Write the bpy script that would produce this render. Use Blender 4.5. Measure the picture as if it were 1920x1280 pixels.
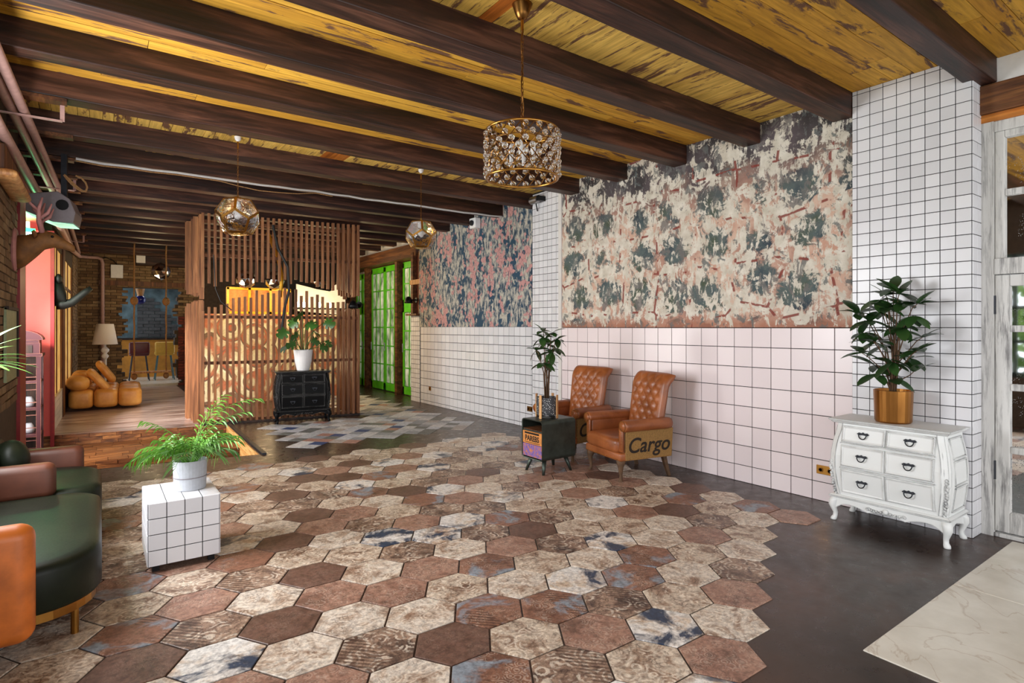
import bpy, bmesh, math, random
from mathutils import Vector, Matrix, Euler
random.seed(7)
R_ = math.radians
for o in list(bpy.data.objects): bpy.data.objects.remove(o)
SC = bpy.context.scene
COL = SC.collection

def c(r, g, b):
    f = lambda x: (x/255/12.92) if x/255 <= .04045 else ((x/255+.055)/1.055)**2.4
    return (f(r), f(g), f(b), 1)

# ------------------------------------------------------------------ camera, world, light
cam = bpy.data.cameras.new('camera'); co = bpy.data.objects.new('camera', cam); COL.objects.link(co)
cam.sensor_width = 36; cam.lens = 36*1075/1920; cam.shift_y = -26.5/1920
cam.clip_start = .05; cam.clip_end = 200
co.location = (0, 0, 1.58); co.rotation_euler = (R_(90), 0, -math.atan2(775, 1075))
SC.camera = co
SC.view_settings.view_transform = 'Standard'; SC.view_settings.look = 'None'
SC.view_settings.gamma = 1; SC.view_settings.use_curve_mapping = False
SC.view_settings.exposure = -.3
w = bpy.data.worlds.new('world'); SC.world = w; w.use_nodes = True
w.node_tree.nodes['Background'].inputs[0].default_value = (.86, .93, 1, 1)
w.node_tree.nodes['Background'].inputs[1].default_value = 2.6
def area(name, loc, rot, sx, sy, power, col=(1, 1, 1)):
    l = bpy.data.lights.new(name, 'AREA'); l.shape = 'RECTANGLE'; l.size = sx; l.size_y = sy; l.energy = power; l.color = col
    o = bpy.data.objects.new(name, l); COL.objects.link(o); o.location = loc; o.rotation_euler = rot; return o
# daylight through the tall windows behind the camera and along the left wall beside it
area('daylight_rear_windows', (2.4, -3.05, 1.75), (R_(90), 0, 0), 5.4, 2.7, 150, (1, .98, .96))
area('daylight_left_windows', (-.66, -.3, 1.7), (0, R_(-90), 0), 1.9, 3.6, 85, (1, .99, .98))
area('daylight_sofa_window', (-.70, 4.65, 1.85), (0, R_(-90), 0), 1.7, 1.6, 215, (.97, .985, 1))
# daylight through the street door in the left wall and an added fill light over the bar beyond the opening
area('daylight_street_door', (-1.36, 9.05, 1.5), (0, R_(-90), R_(8)), 2.2, 1.5, 215, (1, .97, .93))
sl = bpy.data.lights.new('sunlight_street_door', 'SPOT'); sl.energy = 1700; sl.color = (1, .95, .88); sl.spot_size = R_(32); sl.spot_blend = .35; sl.shadow_soft_size = .25
so_ = bpy.data.objects.new('sunlight_street_door', sl); COL.objects.link(so_); so_.location = (-1.30, 8.75, 2.7); so_.rotation_euler = (Vector((1.55, 12.45, .0))-Vector((-1.30, 8.75, 2.7))).to_track_quat('-Z', 'Y').to_euler()
area('back_hall_fill', (1.2, 20.0, 3.3), (R_(-35), 0, 0), 2.0, .6, 26, (.9, .95, 1))

# ------------------------------------------------------------------ node material helper
class NT:
    def __init__(s, name):
        s.m = bpy.data.materials.new(name); s.m.use_nodes = True; s.t = s.m.node_tree
        s.b = s.t.nodes['Principled BSDF']; s._co = None
    def n(s, k, **kw):
        x = s.t.nodes.new(k)
        for a, v in kw.items(): setattr(x, a, v)
        return x
    def l(s, a, b): s.t.links.new(a, b)
    def put(s, sock, v):
        if isinstance(v, bpy.types.NodeSocket): s.l(v, sock)
        else: sock.default_value = v
    def co(s, scale=(1, 1, 1), rnd=0, kind='Object'):
        tc = s.n('ShaderNodeTexCoord'); mp = s.n('ShaderNodeMapping')
        mp.inputs['Scale'].default_value = scale; s.l(tc.outputs[kind], mp.inputs['Vector'])
        if rnd:
            oi = s.n('ShaderNodeObjectInfo'); mm = s.math('MULTIPLY', oi.outputs['Random'], rnd)
            cb = s.n('ShaderNodeCombineXYZ'); s.l(mm, cb.inputs[0]); s.l(mm, cb.inputs[1]); s.l(mm, cb.inputs[2])
            s.l(cb.outputs[0], mp.inputs['Location'])
        return mp.outputs[0]
    def rand(s): return s.n('ShaderNodeObjectInfo').outputs['Random']
    def noise(s, co, scale=5, detail=4, rough=.55, dist=0):
        x = s.n('ShaderNodeTexNoise'); s.l(co, x.inputs['Vector']); x.inputs['Scale'].default_value = scale
        x.inputs['Detail'].default_value = detail; x.inputs['Roughness'].default_value = rough
        x.inputs['Distortion'].default_value = dist; return x.outputs['Fac']
    def voro(s, co, scale=5, feature='F1', out='Distance', rnd=1):
        x = s.n('ShaderNodeTexVoronoi', feature=feature); s.l(co, x.inputs['Vector']); x.inputs['Scale'].default_value = scale
        x.inputs['Randomness'].default_value = rnd; return x.outputs[out]
    def wave(s, co, scale=5, dist=2, detail=2, bands='X', typ='BANDS'):
        x = s.n('ShaderNodeTexWave', wave_type=typ); s.l(co, x.inputs['Vector'])
        if typ == 'BANDS': x.bands_direction = bands
        else: x.rings_direction = bands
        x.inputs['Scale'].default_value = scale; x.inputs['Distortion'].default_value = dist
        x.inputs['Detail'].default_value = detail; return x.outputs['Fac']
    def ramp(s, fac, stops, interp='LINEAR'):
        x = s.n('ShaderNodeValToRGB'); x.color_ramp.interpolation = interp; e = x.color_ramp.elements
        while len(e) < len(stops): e.new(.5)
        for i, (p, v) in enumerate(stops):
            e[i].position = p; e[i].color = v if isinstance(v, tuple) else (v, v, v, 1)
        s.l(fac, x.inputs[0]); return x.outputs[0]
    def mix(s, fac, a, b, mode='MIX'):
        x = s.n('ShaderNodeMix', data_type='RGBA', blend_type=mode)
        s.put(x.inputs[0], fac); s.put(x.inputs[6], a); s.put(x.inputs[7], b); return x.outputs[2]
    def math(s, op, a, b=0., clamp=False):
        x = s.n('ShaderNodeMath', operation=op, use_clamp=clamp); s.put(x.inputs[0], a); s.put(x.inputs[1], b); return x.outputs[0]
    def axis(s, co, i):
        x = s.n('ShaderNodeSeparateXYZ'); s.l(co, x.inputs[0]); return x.outputs[i]
    def bump(s, h, strength=.3, dist=.01):
        x = s.n('ShaderNodeBump'); x.inputs['Strength'].default_value = strength; x.inputs['Distance'].default_value = dist
        s.l(h, x.inputs['Height']); s.l(x.outputs[0], s.b.inputs['Normal'])
    def fin(s, color=None, rough=.6, metal=0, spec=.5, coat=0, trans=0, emit=None, estr=0, ior=None, alpha=None, sub=0):
        if color is not None: s.put(s.b.inputs['Base Color'], color)
        s.put(s.b.inputs['Roughness'], rough); s.put(s.b.inputs['Metallic'], metal)
        s.b.inputs['Specular IOR Level'].default_value = spec; s.b.inputs['Coat Weight'].default_value = coat
        s.b.inputs['Transmission Weight'].default_value = trans
        if ior: s.b.inputs['IOR'].default_value = ior
        if emit is not None: s.put(s.b.inputs['Emission Color'], emit); s.b.inputs['Emission Strength'].default_value = estr
        return s.m
M = {}
def plain(name, col, rough=.6, metal=0, var=.12, scale=18, **kw):
    t = NT(name); n_ = t.noise(t.co(rnd=9), scale, 5)
    dk = tuple(x*(1-var*2) for x in col[:3])+(1,); lt = tuple(min(1, x*(1+var)) for x in col[:3])+(1,)
    M[name] = t.fin(t.ramp(n_, [(.3, dk), (.7, lt)]), rough, metal, **kw); return M[name]
def wood(name, dark, mid, light, axis=0, rough=.55, scale=1., bump=.25, rnd=20, spec=.4):
    t = NT(name); sc = [7*scale]*3; sc[axis] = .55*scale; co_ = t.co(tuple(sc), rnd)
    n1 = t.noise(co_, 1.6, 6, .62, .6); sc2 = [34*scale]*3; sc2[axis] = 1.2*scale
    n2 = t.noise(t.co(tuple(sc2), rnd), 1.5, 3, .6)
    col = t.ramp(n1, [(.32, dark), (.5, mid), (.72, light)])
    col = t.mix(.55, col, t.ramp(n2, [(.35, (.35, .35, .35, 1)), (.65, (1.15, 1.1, 1.05, 1))]), 'MULTIPLY')
    t.bump(t.math('ADD', n1, n2), bump, .006); M[name] = t.fin(col, rough, 0, spec); return M[name]

# ------------------------------------------------------------------ mesh builder
class MB:
    def __init__(s): s.v = []; s.f = []
    def add(s, vs, fs):
        k = len(s.v); s.v += [tuple(p) for p in vs]; s.f += [tuple(i+k for i in f) for f in fs]; return s
    def box(s, x0, x1, y0, y1, z0, z1):
        return s.add([(x0,y0,z0),(x1,y0,z0),(x1,y1,z0),(x0,y1,z0),(x0,y0,z1),(x1,y0,z1),(x1,y1,z1),(x0,y1,z1)],
                     [(3,2,1,0),(4,5,6,7),(0,1,5,4),(1,2,6,5),(2,3,7,6),(3,0,4,7)])
    def bar(s, p, q, w, h, up=(0, 0, 1)):
        p, q = Vector(p), Vector(q); d = (q-p).normalized(); u = Vector(up)
        if abs(d.dot(u)) > .98: u = Vector((0, 1, 0))
        r = d.cross(u).normalized(); u = r.cross(d).normalized(); vs = []
        for b in (p, q):
            for a_, e in ((-1,-1),(1,-1),(1,1),(-1,1)): vs.append(b+r*a_*w/2+u*e*h/2)
        return s.add(vs, [(3,2,1,0),(4,5,6,7),(0,1,5,4),(1,2,6,5),(2,3,7,6),(3,0,4,7)])
    def loft(s, rings, cap=True, closed=True):
        n = len(rings[0]); k = len(s.v); fs = []
        for i in range(len(rings)-1):
            for j in range(n if closed else n-1):
                a_, b = i*n+j, i*n+(j+1) % n; fs.append((a_, b, b+n, a_+n))
        if cap and closed:
            fs.append(tuple(range(n-1, -1, -1))); fs.append(tuple(range((len(rings)-1)*n, len(rings)*n)))
        return s.add([p for r in rings for p in r], fs)
    def tube(s, pts, r, n=8, closed=False):
        pts = [Vector(p) for p in pts]; m = len(pts); rings = []; pu = None
        for i, p in enumerate(pts):
            if closed: d = pts[(i+1) % m]-pts[i-1]
            else: d = pts[min(i+1, m-1)]-pts[max(i-1, 0)]
            d.normalize()
            u = pu if pu else (Vector((0, 0, 1)) if abs(d.z) < .9 else Vector((1, 0, 0)))
            a_ = d.cross(u)
            if a_.length < 1e-5: a_ = d.cross(Vector((0, 1, 0)))
            a_.normalize(); u = a_.cross(d).normalized(); pu = u
            rr = r[i] if isinstance(r, (list, tuple)) else r
            rings.append([p+(a_*math.cos(t)+u*math.sin(t))*rr for t in [2*math.pi*j/n for j in range(n)]])
        if closed:
            rings.append(rings[0]); return s.loft(rings, cap=False)
        return s.loft(rings)
    def lathe(s, prof, n=20, ctr=(0, 0, 0), ax='z', cap=True, sc=(1, 1)):
        rings = []
        for r, z in prof:
            ring = []
            for j in range(n):
                t = 2*math.pi*j/n; a_, b = r*math.cos(t)*sc[0], r*math.sin(t)*sc[1]
                p = {'z': (a_, b, z), 'x': (z, a_, b), 'y': (b, z, a_)}[ax]
                ring.append((p[0]+ctr[0], p[1]+ctr[1], p[2]+ctr[2]))
            rings.append(ring)
        return s.loft(rings, cap)
    def ball(s, ctr, r, n=10, m=6, sc=(1, 1, 1)):
        k = []
        for i in range(1, m):
            t = math.pi*i/m; k.append([(ctr[0]+r*sc[0]*math.sin(t)*math.cos(2*math.pi*j/n), ctr[1]+r*sc[1]*math.sin(t)*math.sin(2*math.pi*j/n), ctr[2]-r*sc[2]*math.cos(t)) for j in range(n)])
        b = len(s.v); s.loft(k, cap=False); s.v += [(ctr[0], ctr[1], ctr[2]-r*sc[2]), (ctr[0], ctr[1], ctr[2]+r*sc[2])]
        lo, hi = len(s.v)-2, len(s.v)-1; e = b+(m-2)*n
        for j in range(n): s.f.append((b+(j+1) % n, b+j, lo)); s.f.append((e+j, e+(j+1) % n, hi))
        return s
    def prism(s, poly, a0, a1, plane='xy'):
        mp = {'xy': lambda p, h: (p[0], p[1], h), 'xz': lambda p, h: (p[0], h, p[1]), 'yz': lambda p, h: (h, p[0], p[1])}[plane]
        n = len(poly); vs = [mp(p, a0) for p in poly]+[mp(p, a1) for p in poly]
        fs = [tuple(range(n-1, -1, -1)), tuple(range(n, 2*n))]+[(i, (i+1) % n, (i+1) % n+n, i+n) for i in range(n)]
        return s.add(vs, fs)
    def rbox(s, x0, x1, y0, y1, z0, z1, r=.03, k=4, puff=0):
        # cushion-like rounded box: superellipse rings
        cx_, cy_, cz_ = (x0+x1)/2, (y0+y1)/2, (z0+z1)/2; hx, hy, hz = (x1-x0)/2, (y1-y0)/2, (z1-z0)/2
        rings = []; r = min(r, hx, hy, hz); segs = []
        for i in range(2*k+2):
            if i <= k: t = -math.pi/2+math.pi/2*i/k; zz = -hz+r+r*math.sin(t)
            else: t = math.pi/2*(i-k-1)/k; zz = hz-r+r*math.sin(t)
            ins = r-r*math.cos(t); segs.append((zz, ins))
        for zz, ins in segs:
            ring = []; ax, ay = hx-ins, hy-ins; rc = max(.001, min(r*1.3, ax, ay)*.999)
            for q, (sx, sy) in enumerate(((1, 1), (-1, 1), (-1, -1), (1, -1))):
                for i in range(k+1):
                    t = math.pi/2*(q+i/k); px_ = sx*(ax-rc)+rc*math.cos(t); py_ = sy*(ay-rc)+rc*math.sin(t)
                    pf = 1+puff*(1-(zz/hz)**2)
                    ring.append((cx_+px_*pf, cy_+py_*pf, cz_+zz))
            rings.append(ring)
        # puffed top: add inner rings on both ends
        if puff:
            top = rings[-1]; bot = rings[0]
            for f_, dz in ((.8, .35), (.5, .8), (.15, 1.)):
                rings.append([(cx_+(p[0]-cx_)*f_, cy_+(p[1]-cy_)*f_, p[2]+puff*dz*hz) for p in top])
        return s.loft(rings)
    def xf(s, m):
        s.v = [tuple(m @ Vector(p)) for p in s.v]; return s
    def mesh(s, name, mat=None, smooth=False):
        me = bpy.data.meshes.new(name); me.from_pydata(s.v, [], s.f); me.update()
        bm = bmesh.new(); bm.from_mesh(me); bmesh.ops.recalc_face_normals(bm, faces=bm.faces); bm.to_mesh(me); bm.free()
        if mat: me.materials.append(M[mat] if isinstance(mat, str) else mat)
        if smooth:
            for p in me.polygons: p.use_smooth = True
        return me
    def build(s, name, mat=None, parent=None, loc=(0, 0, 0), smooth=False, bevel=0, rot=None, sub=0, auto=False):
        o = bpy.data.objects.new(name, s.mesh(name, mat, smooth)); COL.objects.link(o); o.location = loc
        if rot: o.rotation_euler = rot
        if parent: o.parent = parent
        if bevel:
            md = o.modifiers.new('bevel', 'BEVEL'); md.width = bevel; md.segments = 2; md.limit_method = 'ANGLE'
        if sub:
            md = o.modifiers.new('sub', 'SUBSURF'); md.levels = sub; md.render_levels = sub
        return o
def tag(o, label, cat=None, group=None, kind=None):
    o['label'] = label
    if cat: o['category'] = cat
    if group: o['group'] = group
    if kind: o['kind'] = kind
    return o
def thing(name, label, cat, loc=(0, 0, 0), rz=0, group=None):
    o = bpy.data.objects.new(name, None); COL.objects.link(o); o.location = loc; o.rotation_euler = (0, 0, rz)
    o.empty_display_size = .1; return tag(o, label, cat, group)
def struct(o, label):
    o['label'] = label; o['kind'] = 'structure'; return o
def inst(me, name, parent, loc, rot=None, scale=None):
    o = bpy.data.objects.new(name, me); COL.objects.link(o); o.parent = parent; o.location = loc
    if rot: o.rotation_euler = rot
    if scale: o.scale = scale
    return o
def dup(root, loc, rz, label, group=None):
    def cp(o, par):
        k = o.copy(); COL.objects.link(k); k.parent = par
        for ch in list(kids.get(o.name, ())): cp(ch, k)
        return k
    kids = {}
    for o in bpy.data.objects:
        if o.parent: kids.setdefault(o.parent.name, []).append(o)
    r = cp(root, None); r.location = loc; r.rotation_euler = (0, 0, rz); r['label'] = label
    if group: r['group'] = group
    return r
def text(body, size, mat, parent, loc, rot, name='lettering', depth=.001, bold=0, sx=1, shear=0):
    cu = bpy.data.curves.new(name, 'FONT'); cu.body = body; cu.size = size; cu.extrude = depth; cu.offset = bold; cu.shear = shear
    cu.align_x = 'CENTER'; cu.align_y = 'CENTER'
    t = bpy.data.objects.new('tmp', cu); COL.objects.link(t); dg = bpy.context.evaluated_depsgraph_get(); dg.update()
    me = bpy.data.meshes.new_from_object(t.evaluated_get(dg)); bpy.data.objects.remove(t)
    me.materials.clear(); me.materials.append(M[mat]); o = bpy.data.objects.new(name, me); COL.objects.link(o)
    o.parent = parent; o.location = loc; o.rotation_euler = rot; o.scale = (sx, 1, 1); return o
# ------------------------------------------------------------------ materials
wood('beam_wood', c(20,9,6), c(56,30,21), c(106,68,52), 0, .5)
wood('brown_wood', c(50,26,12), c(104,60,30), c(150,98,56), 2, .55)
wood('lintel_wood', c(52,28,14), c(98,58,30), c(140,92,50), 1, .6)
wood('slat_wood', c(88,50,28), c(138,88,54), c(178,124,82), 2, .6)
wood('pale_wood', c(150,98,52), c(196,144,90), c(222,178,124), 2, .55)
wood('osb', c(176,112,52), c(224,166,94), c(244,202,140), 1, .7, 2.2)
wood('block_wood', c(66,36,15), c(122,72,34), c(178,118,62), 0, .5, 1.5)
wood('dark_wood', c(20,11,8), c(44,26,18), c(70,44,30), 2, .6)
plain('white_paint', c(232,230,230), .6, 0, .03); plain('plaster', c(214,210,206), .8, 0, .05, 6)
plain('grout', c(20,19,22), .9); plain('brass', c(176,128,62), .28, 1, .06); plain('brass_dark', c(140,96,50), .33, 1, .1)
plain('black_metal', c(22,22,24), .4, .6); plain('black_cable', c(18,16,14), .6); plain('pot_grey', c(170,172,178), .75, 0, .04, 40)
plain('pot_white', c(222,220,220), .6, 0, .02); plain('soil', c(44,30,22), .95, 0, .3); plain('pipe_pink', c(178,140,132), .5, 0, .08)
plain('rope', c(166,124,80), .9, 0, .2, 60); plain('cable_white', c(196,196,198), .6, 0, .05); plain('red_paint', c(150,28,30), .45, 0, .1)
plain('red_paint_lit', c(214,84,74), .5, 0, .05, 4); plain('grey_housing', c(126,118,122), .5, 0, .06); plain('lamp_white', c(236,236,240), .35, 0, .01)
plain('yellow_steel', c(226,170,20), .45, 0, .06); plain('maroon_leather', c(92,26,32), .35, 0, .1); plain('yellow_leather', c(226,178,70), .45, 0, .06)
plain('teal_metal', c(86,118,122), .4, .5); plain('burlap', c(150,112,62), .95, 0, .22, 160); plain('ink', c(40,28,18), .9); plain('stem', c(92,66,44), .8, 0, .2)
plain('stem_green', c(70,104,44), .6, 0, .15); plain('trophy_brown', c(128,84,40), .7, 0, .25, 12); plain('trophy_pink', c(188,130,126), .6, 0, .08)
plain('trophy_dark', c(20,24,20), .6, 0, .3, 10); plain('terrazzo', c(50,50,54), .6); plain('silver', c(190,190,194), .3, 1, .05)
plain('orange_leather', c(206,108,38), .42, 0, .16, 9); plain('tan_panel', c(92,49,33), .45, 0, .14, 8); plain('iron', c(52,54,60), .45, .7)
plain('table_steel', c(70,78,72), .42, .75, .22, 7); plain('drawer_orange', c(206,132,62), .6, 0, .12); plain('fabric_lamp', c(214,208,212), .9, 0, .03, 120)
plain('blue_plaster', c(96,118,128), .85, 0, .25, 5); plain('grey_brick', c(84,84,88), .8, 0, .15); plain('amber_wall', c(190,128,44), .7, 0, .18, 4)
plain('screen_sage', c(150,160,120), .5); plain('lattice_dark', c(40,26,18), .7); plain('frame_green_dark', c(60,78,60), .5)
def T(n): return NT(n)
# dark polished concrete floor
t = T('concrete'); k = t.co(); n1 = t.noise(k, 1.1, 8, .6, 1.2); n2 = t.noise(k, 9, 6, .6)
col = t.ramp(n1, [(.3, c(44,34,29)), (.5, c(62,48,42)), (.68, c(80,58,49)), (.82, c(70,60,55))])
col = t.mix(.35, col, t.ramp(n2, [(.35, (.55,.55,.55,1)), (.7, (1.2,1.15,1.1,1))]), 'MULTIPLY')
M['concrete'] = t.fin(col, t.ramp(n2, [(.3, .22), (.7, .42)]), 0, .4); t.bump(n2, .03, .002)
# worn board floor of the far room, colour lightened to imitate window sheen
t = T('old_boards'); n1 = t.noise(t.co((.8, 9, 1)), 1.6, 6, .6, .4); n2 = t.noise(t.co((2, 30, 1)), 1.2, 4)
col = t.ramp(n1, [(.3, c(84,62,56)), (.46, c(160,130,122)), (.58, c(214,194,188)), (.75, c(150,112,98))])
col = t.mix(.4, col, t.ramp(n2, [(.4, (.5,.5,.5,1)), (.6, (1.1,1.1,1.1,1))]), 'MULTIPLY')
M['old_boards'] = t.fin(col, .28); t.bump(n2, .15, .004)
# patterned hexagon tiles
def hexmat(name, a, b, d, e, sc=11, vs=26, amt=.45, stripes=0, patch=None):
    t = T(name); k = t.co(rnd=60); n1 = t.noise(k, sc*.6, 9, .7, .8); n2 = t.noise(k, 34, 6, .72); n5 = t.noise(k, 9, 4, .6)
    col = t.ramp(n1, [(.36, a), (.46, b), (.54, d), (.66, e)])
    v1 = t.voro(k, vs*.5, 'F1'); rg = t.math('SINE', t.math('ADD', t.math('MULTIPLY', v1, 26.), t.math('MULTIPLY', n2, 9.))); v2 = t.voro(k, vs*1.4, 'DISTANCE_TO_EDGE')
    lace = t.math('MULTIPLY', t.ramp(rg, [(.15, 0.), (.4, 1.)]), t.math('MULTIPLY', t.ramp(n5, [(.46, 0.), (.54, 1.)]), amt))
    col = t.mix(lace, col, c(232,218,200)); dk = t.math('MULTIPLY', t.ramp(v2, [(.02, 1.), (.08, 0.)]), t.math('MULTIPLY', t.ramp(n5, [(.38, 1.), (.47, 0.)]), amt))
    col = t.mix(dk, col, c(64,46,40))
    if stripes:
        k0 = t.co((1, 1, 1)); s_ = t.wave(k0, 17, .15, 1, 'DIAGONAL'); s2 = t.math('GREATER_THAN', t.axis(k0, 0), .02)
        col = t.mix(t.math('MULTIPLY', t.math('MULTIPLY', t.ramp(s_, [(.4, 0.), (.55, 1.)]), s2), .6), col, c(66,42,34))
    if patch:
        n3 = t.noise(k, 2.6, 5, .62, .5); n4 = t.noise(t.co(rnd=33), 3.4, 6, .65, .6)
        col = t.mix(t.ramp(n3, [(.45, 0.), (.58, 1.)]), col, patch[0]); col = t.mix(t.ramp(n4, [(.505, 0.), (.60, 1.)]), col, patch[1])
    col = t.mix(.75, col, t.ramp(n2, [(.36, (.42,.4,.4,1)), (.58, (1.1,1.08,1.06,1))]), 'MULTIPLY')
    M[name] = t.fin(col, .42, 0, .4); t.bump(n2, .15, .003)
hexmat('hex_cream', c(148,118,98), c(192,172,154), c(222,211,198), c(172,149,130), 9, 26, .6)
hexmat('hex_sand', c(112,84,68), c(166,140,120), c(206,189,170), c(142,115,98), 9, 22, .65)
hexmat('hex_rose', c(124,92,78), c(150,112,96), c(166,128,110), c(134,100,84), 7, 40, .2)
hexmat('hex_rust', c(108,74,60), c(132,92,74), c(148,106,86), c(116,82,66), 6, 40, .25, 1, (c(144,102,84), c(140,148,158)))
hexmat('hex_dark', c(92,66,55), c(104,76,64), c(114,84,72), c(98,72,62), 6, 60, .06)
hexmat('hex_cloud', c(166,128,100), c(204,182,160), c(228,222,216), c(214,208,204), 7, 30, .3, 0, (c(228,224,220), c(54,66,88)))
hexmat('hex_brown', c(80,64,58), c(126,100,86), c(166,138,118), c(100,80,72), 11, 18, .6, 1)
# small diamond tiles at the back
t = T('small_tile'); n2 = t.noise(t.co(rnd=50), 26, 5, .7)
col = t.ramp(t.rand(), [(0, c(182,180,182)), (.22, c(150,150,154)), (.4, c(204,200,198)), (.55, c(112,112,108)), (.66, c(172,160,154)), (.78, c(192,192,198)), (.9, c(66,80,120)), (.95, c(168,126,112))], 'CONSTANT')
col = t.mix(.6, col, t.ramp(n2, [(.38, (.5,.5,.52,1)), (.6, (1.15,1.15,1.15,1))]), 'MULTIPLY'); M['small_tile'] = t.fin(col, .5, 0, .3)
# pale marble slabs
t = T('marble'); k = t.co(); n1 = t.noise(k, 1.3, 6, .5, 1.6); v = t.ramp(t.math('ABSOLUTE', t.math('SUBTRACT', n1, .5)), [(0., 1.), (.012, 0.)])
col = t.mix(t.math('MULTIPLY', v, .35), t.ramp(t.noise(k, 3, 5), [(.3, c(196,188,174)), (.7, c(222,216,204))]), c(150,116,86)); M['marble'] = t.fin(col, .25)
# glazed tiles
t = T('tile_white'); M['tile_white'] = t.fin(t.ramp(t.rand(), [(0, c(209,208,212)), (1, c(223,222,226))]), .27, 0, .5)
t = T('tile_pink'); M['tile_pink'] = t.fin(t.ramp(t.rand(), [(0, c(224,210,212)), (1, c(234,221,223))]), .27, 0, .5)
# painted ceiling boards, peeling yellow
def boards(name, ax, amt, y1, y2):
    t = T(name); sc = [9]*3; sc[ax] = 1.7; k = t.co(tuple(sc), 70); n1 = t.noise(k, 1.0, 7, .66, .5)
    sc2 = [30]*3; sc2[ax] = 2; n2 = t.noise(t.co(tuple(sc2), 70), 1.2, 4, .6)
    base = t.mix(t.rand(), y1, y2); base = t.mix(.7, base, t.ramp(n2, [(.34, (.55,.5,.45,1)), (.65, (1.1,1.08,1.05,1))]), 'MULTIPLY')
    col = t.mix(t.ramp(n1, [(amt, 0.), (amt+.05, 1.)]), base, c(112,78,56)); M[name] = t.fin(col, .65, 0, .3); t.bump(n1, .25, .004)
boards('board_along', 0, .55, c(204,148,50), c(230,178,70)); boards('board_cross', 1, .535, c(222,180,88), c(236,196,102))
wood('board_orange', c(150,78,20), c(190,108,34), c(214,138,60), 1)
# bricks
def bricks(name, s1, s2, s3):
    t = T(name); n1 = t.noise(t.co(rnd=40), 14, 6, .65)
    col = t.ramp(t.rand(), [(0, s1), (.4, s2), (.75, s3), (1, s2)]); col = t.mix(.6, col, t.ramp(n1, [(.3, (.45,.42,.4,1)), (.7, (1.2,1.18,1.15,1))]), 'MULTIPLY')
    M[name] = t.fin(col, .85); t.bump(n1, .5, .01)
bricks('brick_brown', c(104,78,52), c(126,98,68), c(152,126,92)); bricks('brick_red', c(104,42,30), c(126,54,38), c(92,40,32)); bricks('brick_grey', c(70,70,74), c(88,90,94), c(78,80,86))
bricks('mortar', c(70,56,42), c(76,60,46), c(66,54,42))
# large worn mural over the pink tiles
t = T('mural_star'); k = t.co((0, 1, 1)); lo = t.noise(k, 1.5, 4, .6); z = t.axis(k, 2); kd = t.noise(k, 2.2, 5, .6)
flake = t.math('ADD', t.math('MULTIPLY', t.noise(k, 5.2, 10, .7, .9), .62), t.math('MULTIPLY', t.noise(t.co((0, 9, 2.6)), 2.2, 8, .7, .5), .38))
vo = t.voro(t.co((0, 1.9, 2.1)), 1.0, 'F1', 'Distance', .35); blot = t.ramp(t.math('ADD', vo, t.math('MULTIPLY', t.math('SUBTRACT', t.noise(k, 7, 8, .7, .6), .5), .8)), [(.33, 1.), (.41, 0.)])
paint = t.ramp(lo, [(.32, c(190,146,126)), (.46, c(204,174,156)), (.56, c(172,130,114)), (.68, c(198,164,146))])
bc = t.ramp(t.noise(k, 3, 5), [(.35, c(52,64,74)), (.5, c(86,98,98)), (.65, c(74,84,68))]); paint = t.mix(blot, paint, bc)
tz = t.math('ADD', z, t.math('MULTIPLY', kd, .9)); mr = t.n('ShaderNodeMapRange'); t.l(tz, mr.inputs[0]); mr.inputs[1].default_value = 3.3; mr.inputs[2].default_value = 3.75
paint = t.mix(mr.outputs[0], paint, t.ramp(lo, [(.4, c(58,54,55)), (.6, c(88,78,82))]))
mb_ = t.n('ShaderNodeMapRange'); t.l(t.math('ADD', z, t.math('MULTIPLY', kd, .25)), mb_.inputs[0]); mb_.inputs[1].default_value = 1.84; mb_.inputs[2].default_value = 1.72; paint = t.mix(t.math('MULTIPLY', mb_.outputs[0], .8), paint, c(164,108,86))
fl2_ = t.math('ADD', flake, t.math('ADD', t.math('MULTIPLY', blot, .045), t.math('MULTIPLY', mb_.outputs[0], .06)))
fl2_ = t.math('ADD', fl2_, t.math('MULTIPLY', mr.outputs[0], .012))
col = t.mix(t.ramp(fl2_, [(.505, 0.), (.535, 1.)]), t.ramp(t.noise(k, 9, 6), [(.35, c(192,183,168)), (.65, c(218,211,199))]), paint)
col = t.mix(t.ramp(t.math('ADD', t.noise(t.co((0, 3.2, 2.2)), 2.6, 9, .72, .6), t.math('MULTIPLY', t.ramp(vo, [(.3, 1.), (.6, 0.)]), .03)), [(.565, 0.), (.59, .85)]), col, t.ramp(lo, [(.4, c(92,100,100)), (.6, c(112,106,104))]))
ve = t.voro(t.co((0, 1.9, 2.1)), 1.0, 'DISTANCE_TO_EDGE', 'Distance', .35)
col = t.mix(t.math('MULTIPLY', t.ramp(ve, [(.02, 1.), (.03, 0.)]), t.ramp(t.noise(k, 6.3, 2), [(.54, 0.), (.57, .9)])), col, c(128,54,46))
fine = t.noise(t.co((0, 7, 4)), 5, 8, .75); col = t.mix(t.ramp(fine, [(.30, .6), (.40, 0.)]), col, c(92,82,80)); col = t.mix(t.ramp(fine, [(.62, 0.), (.68, .7)]), col, c(216,208,194))
M['mural_star'] = t.fin(col, .75, 0, .3); t.bump(flake, .3, .006)
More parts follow.
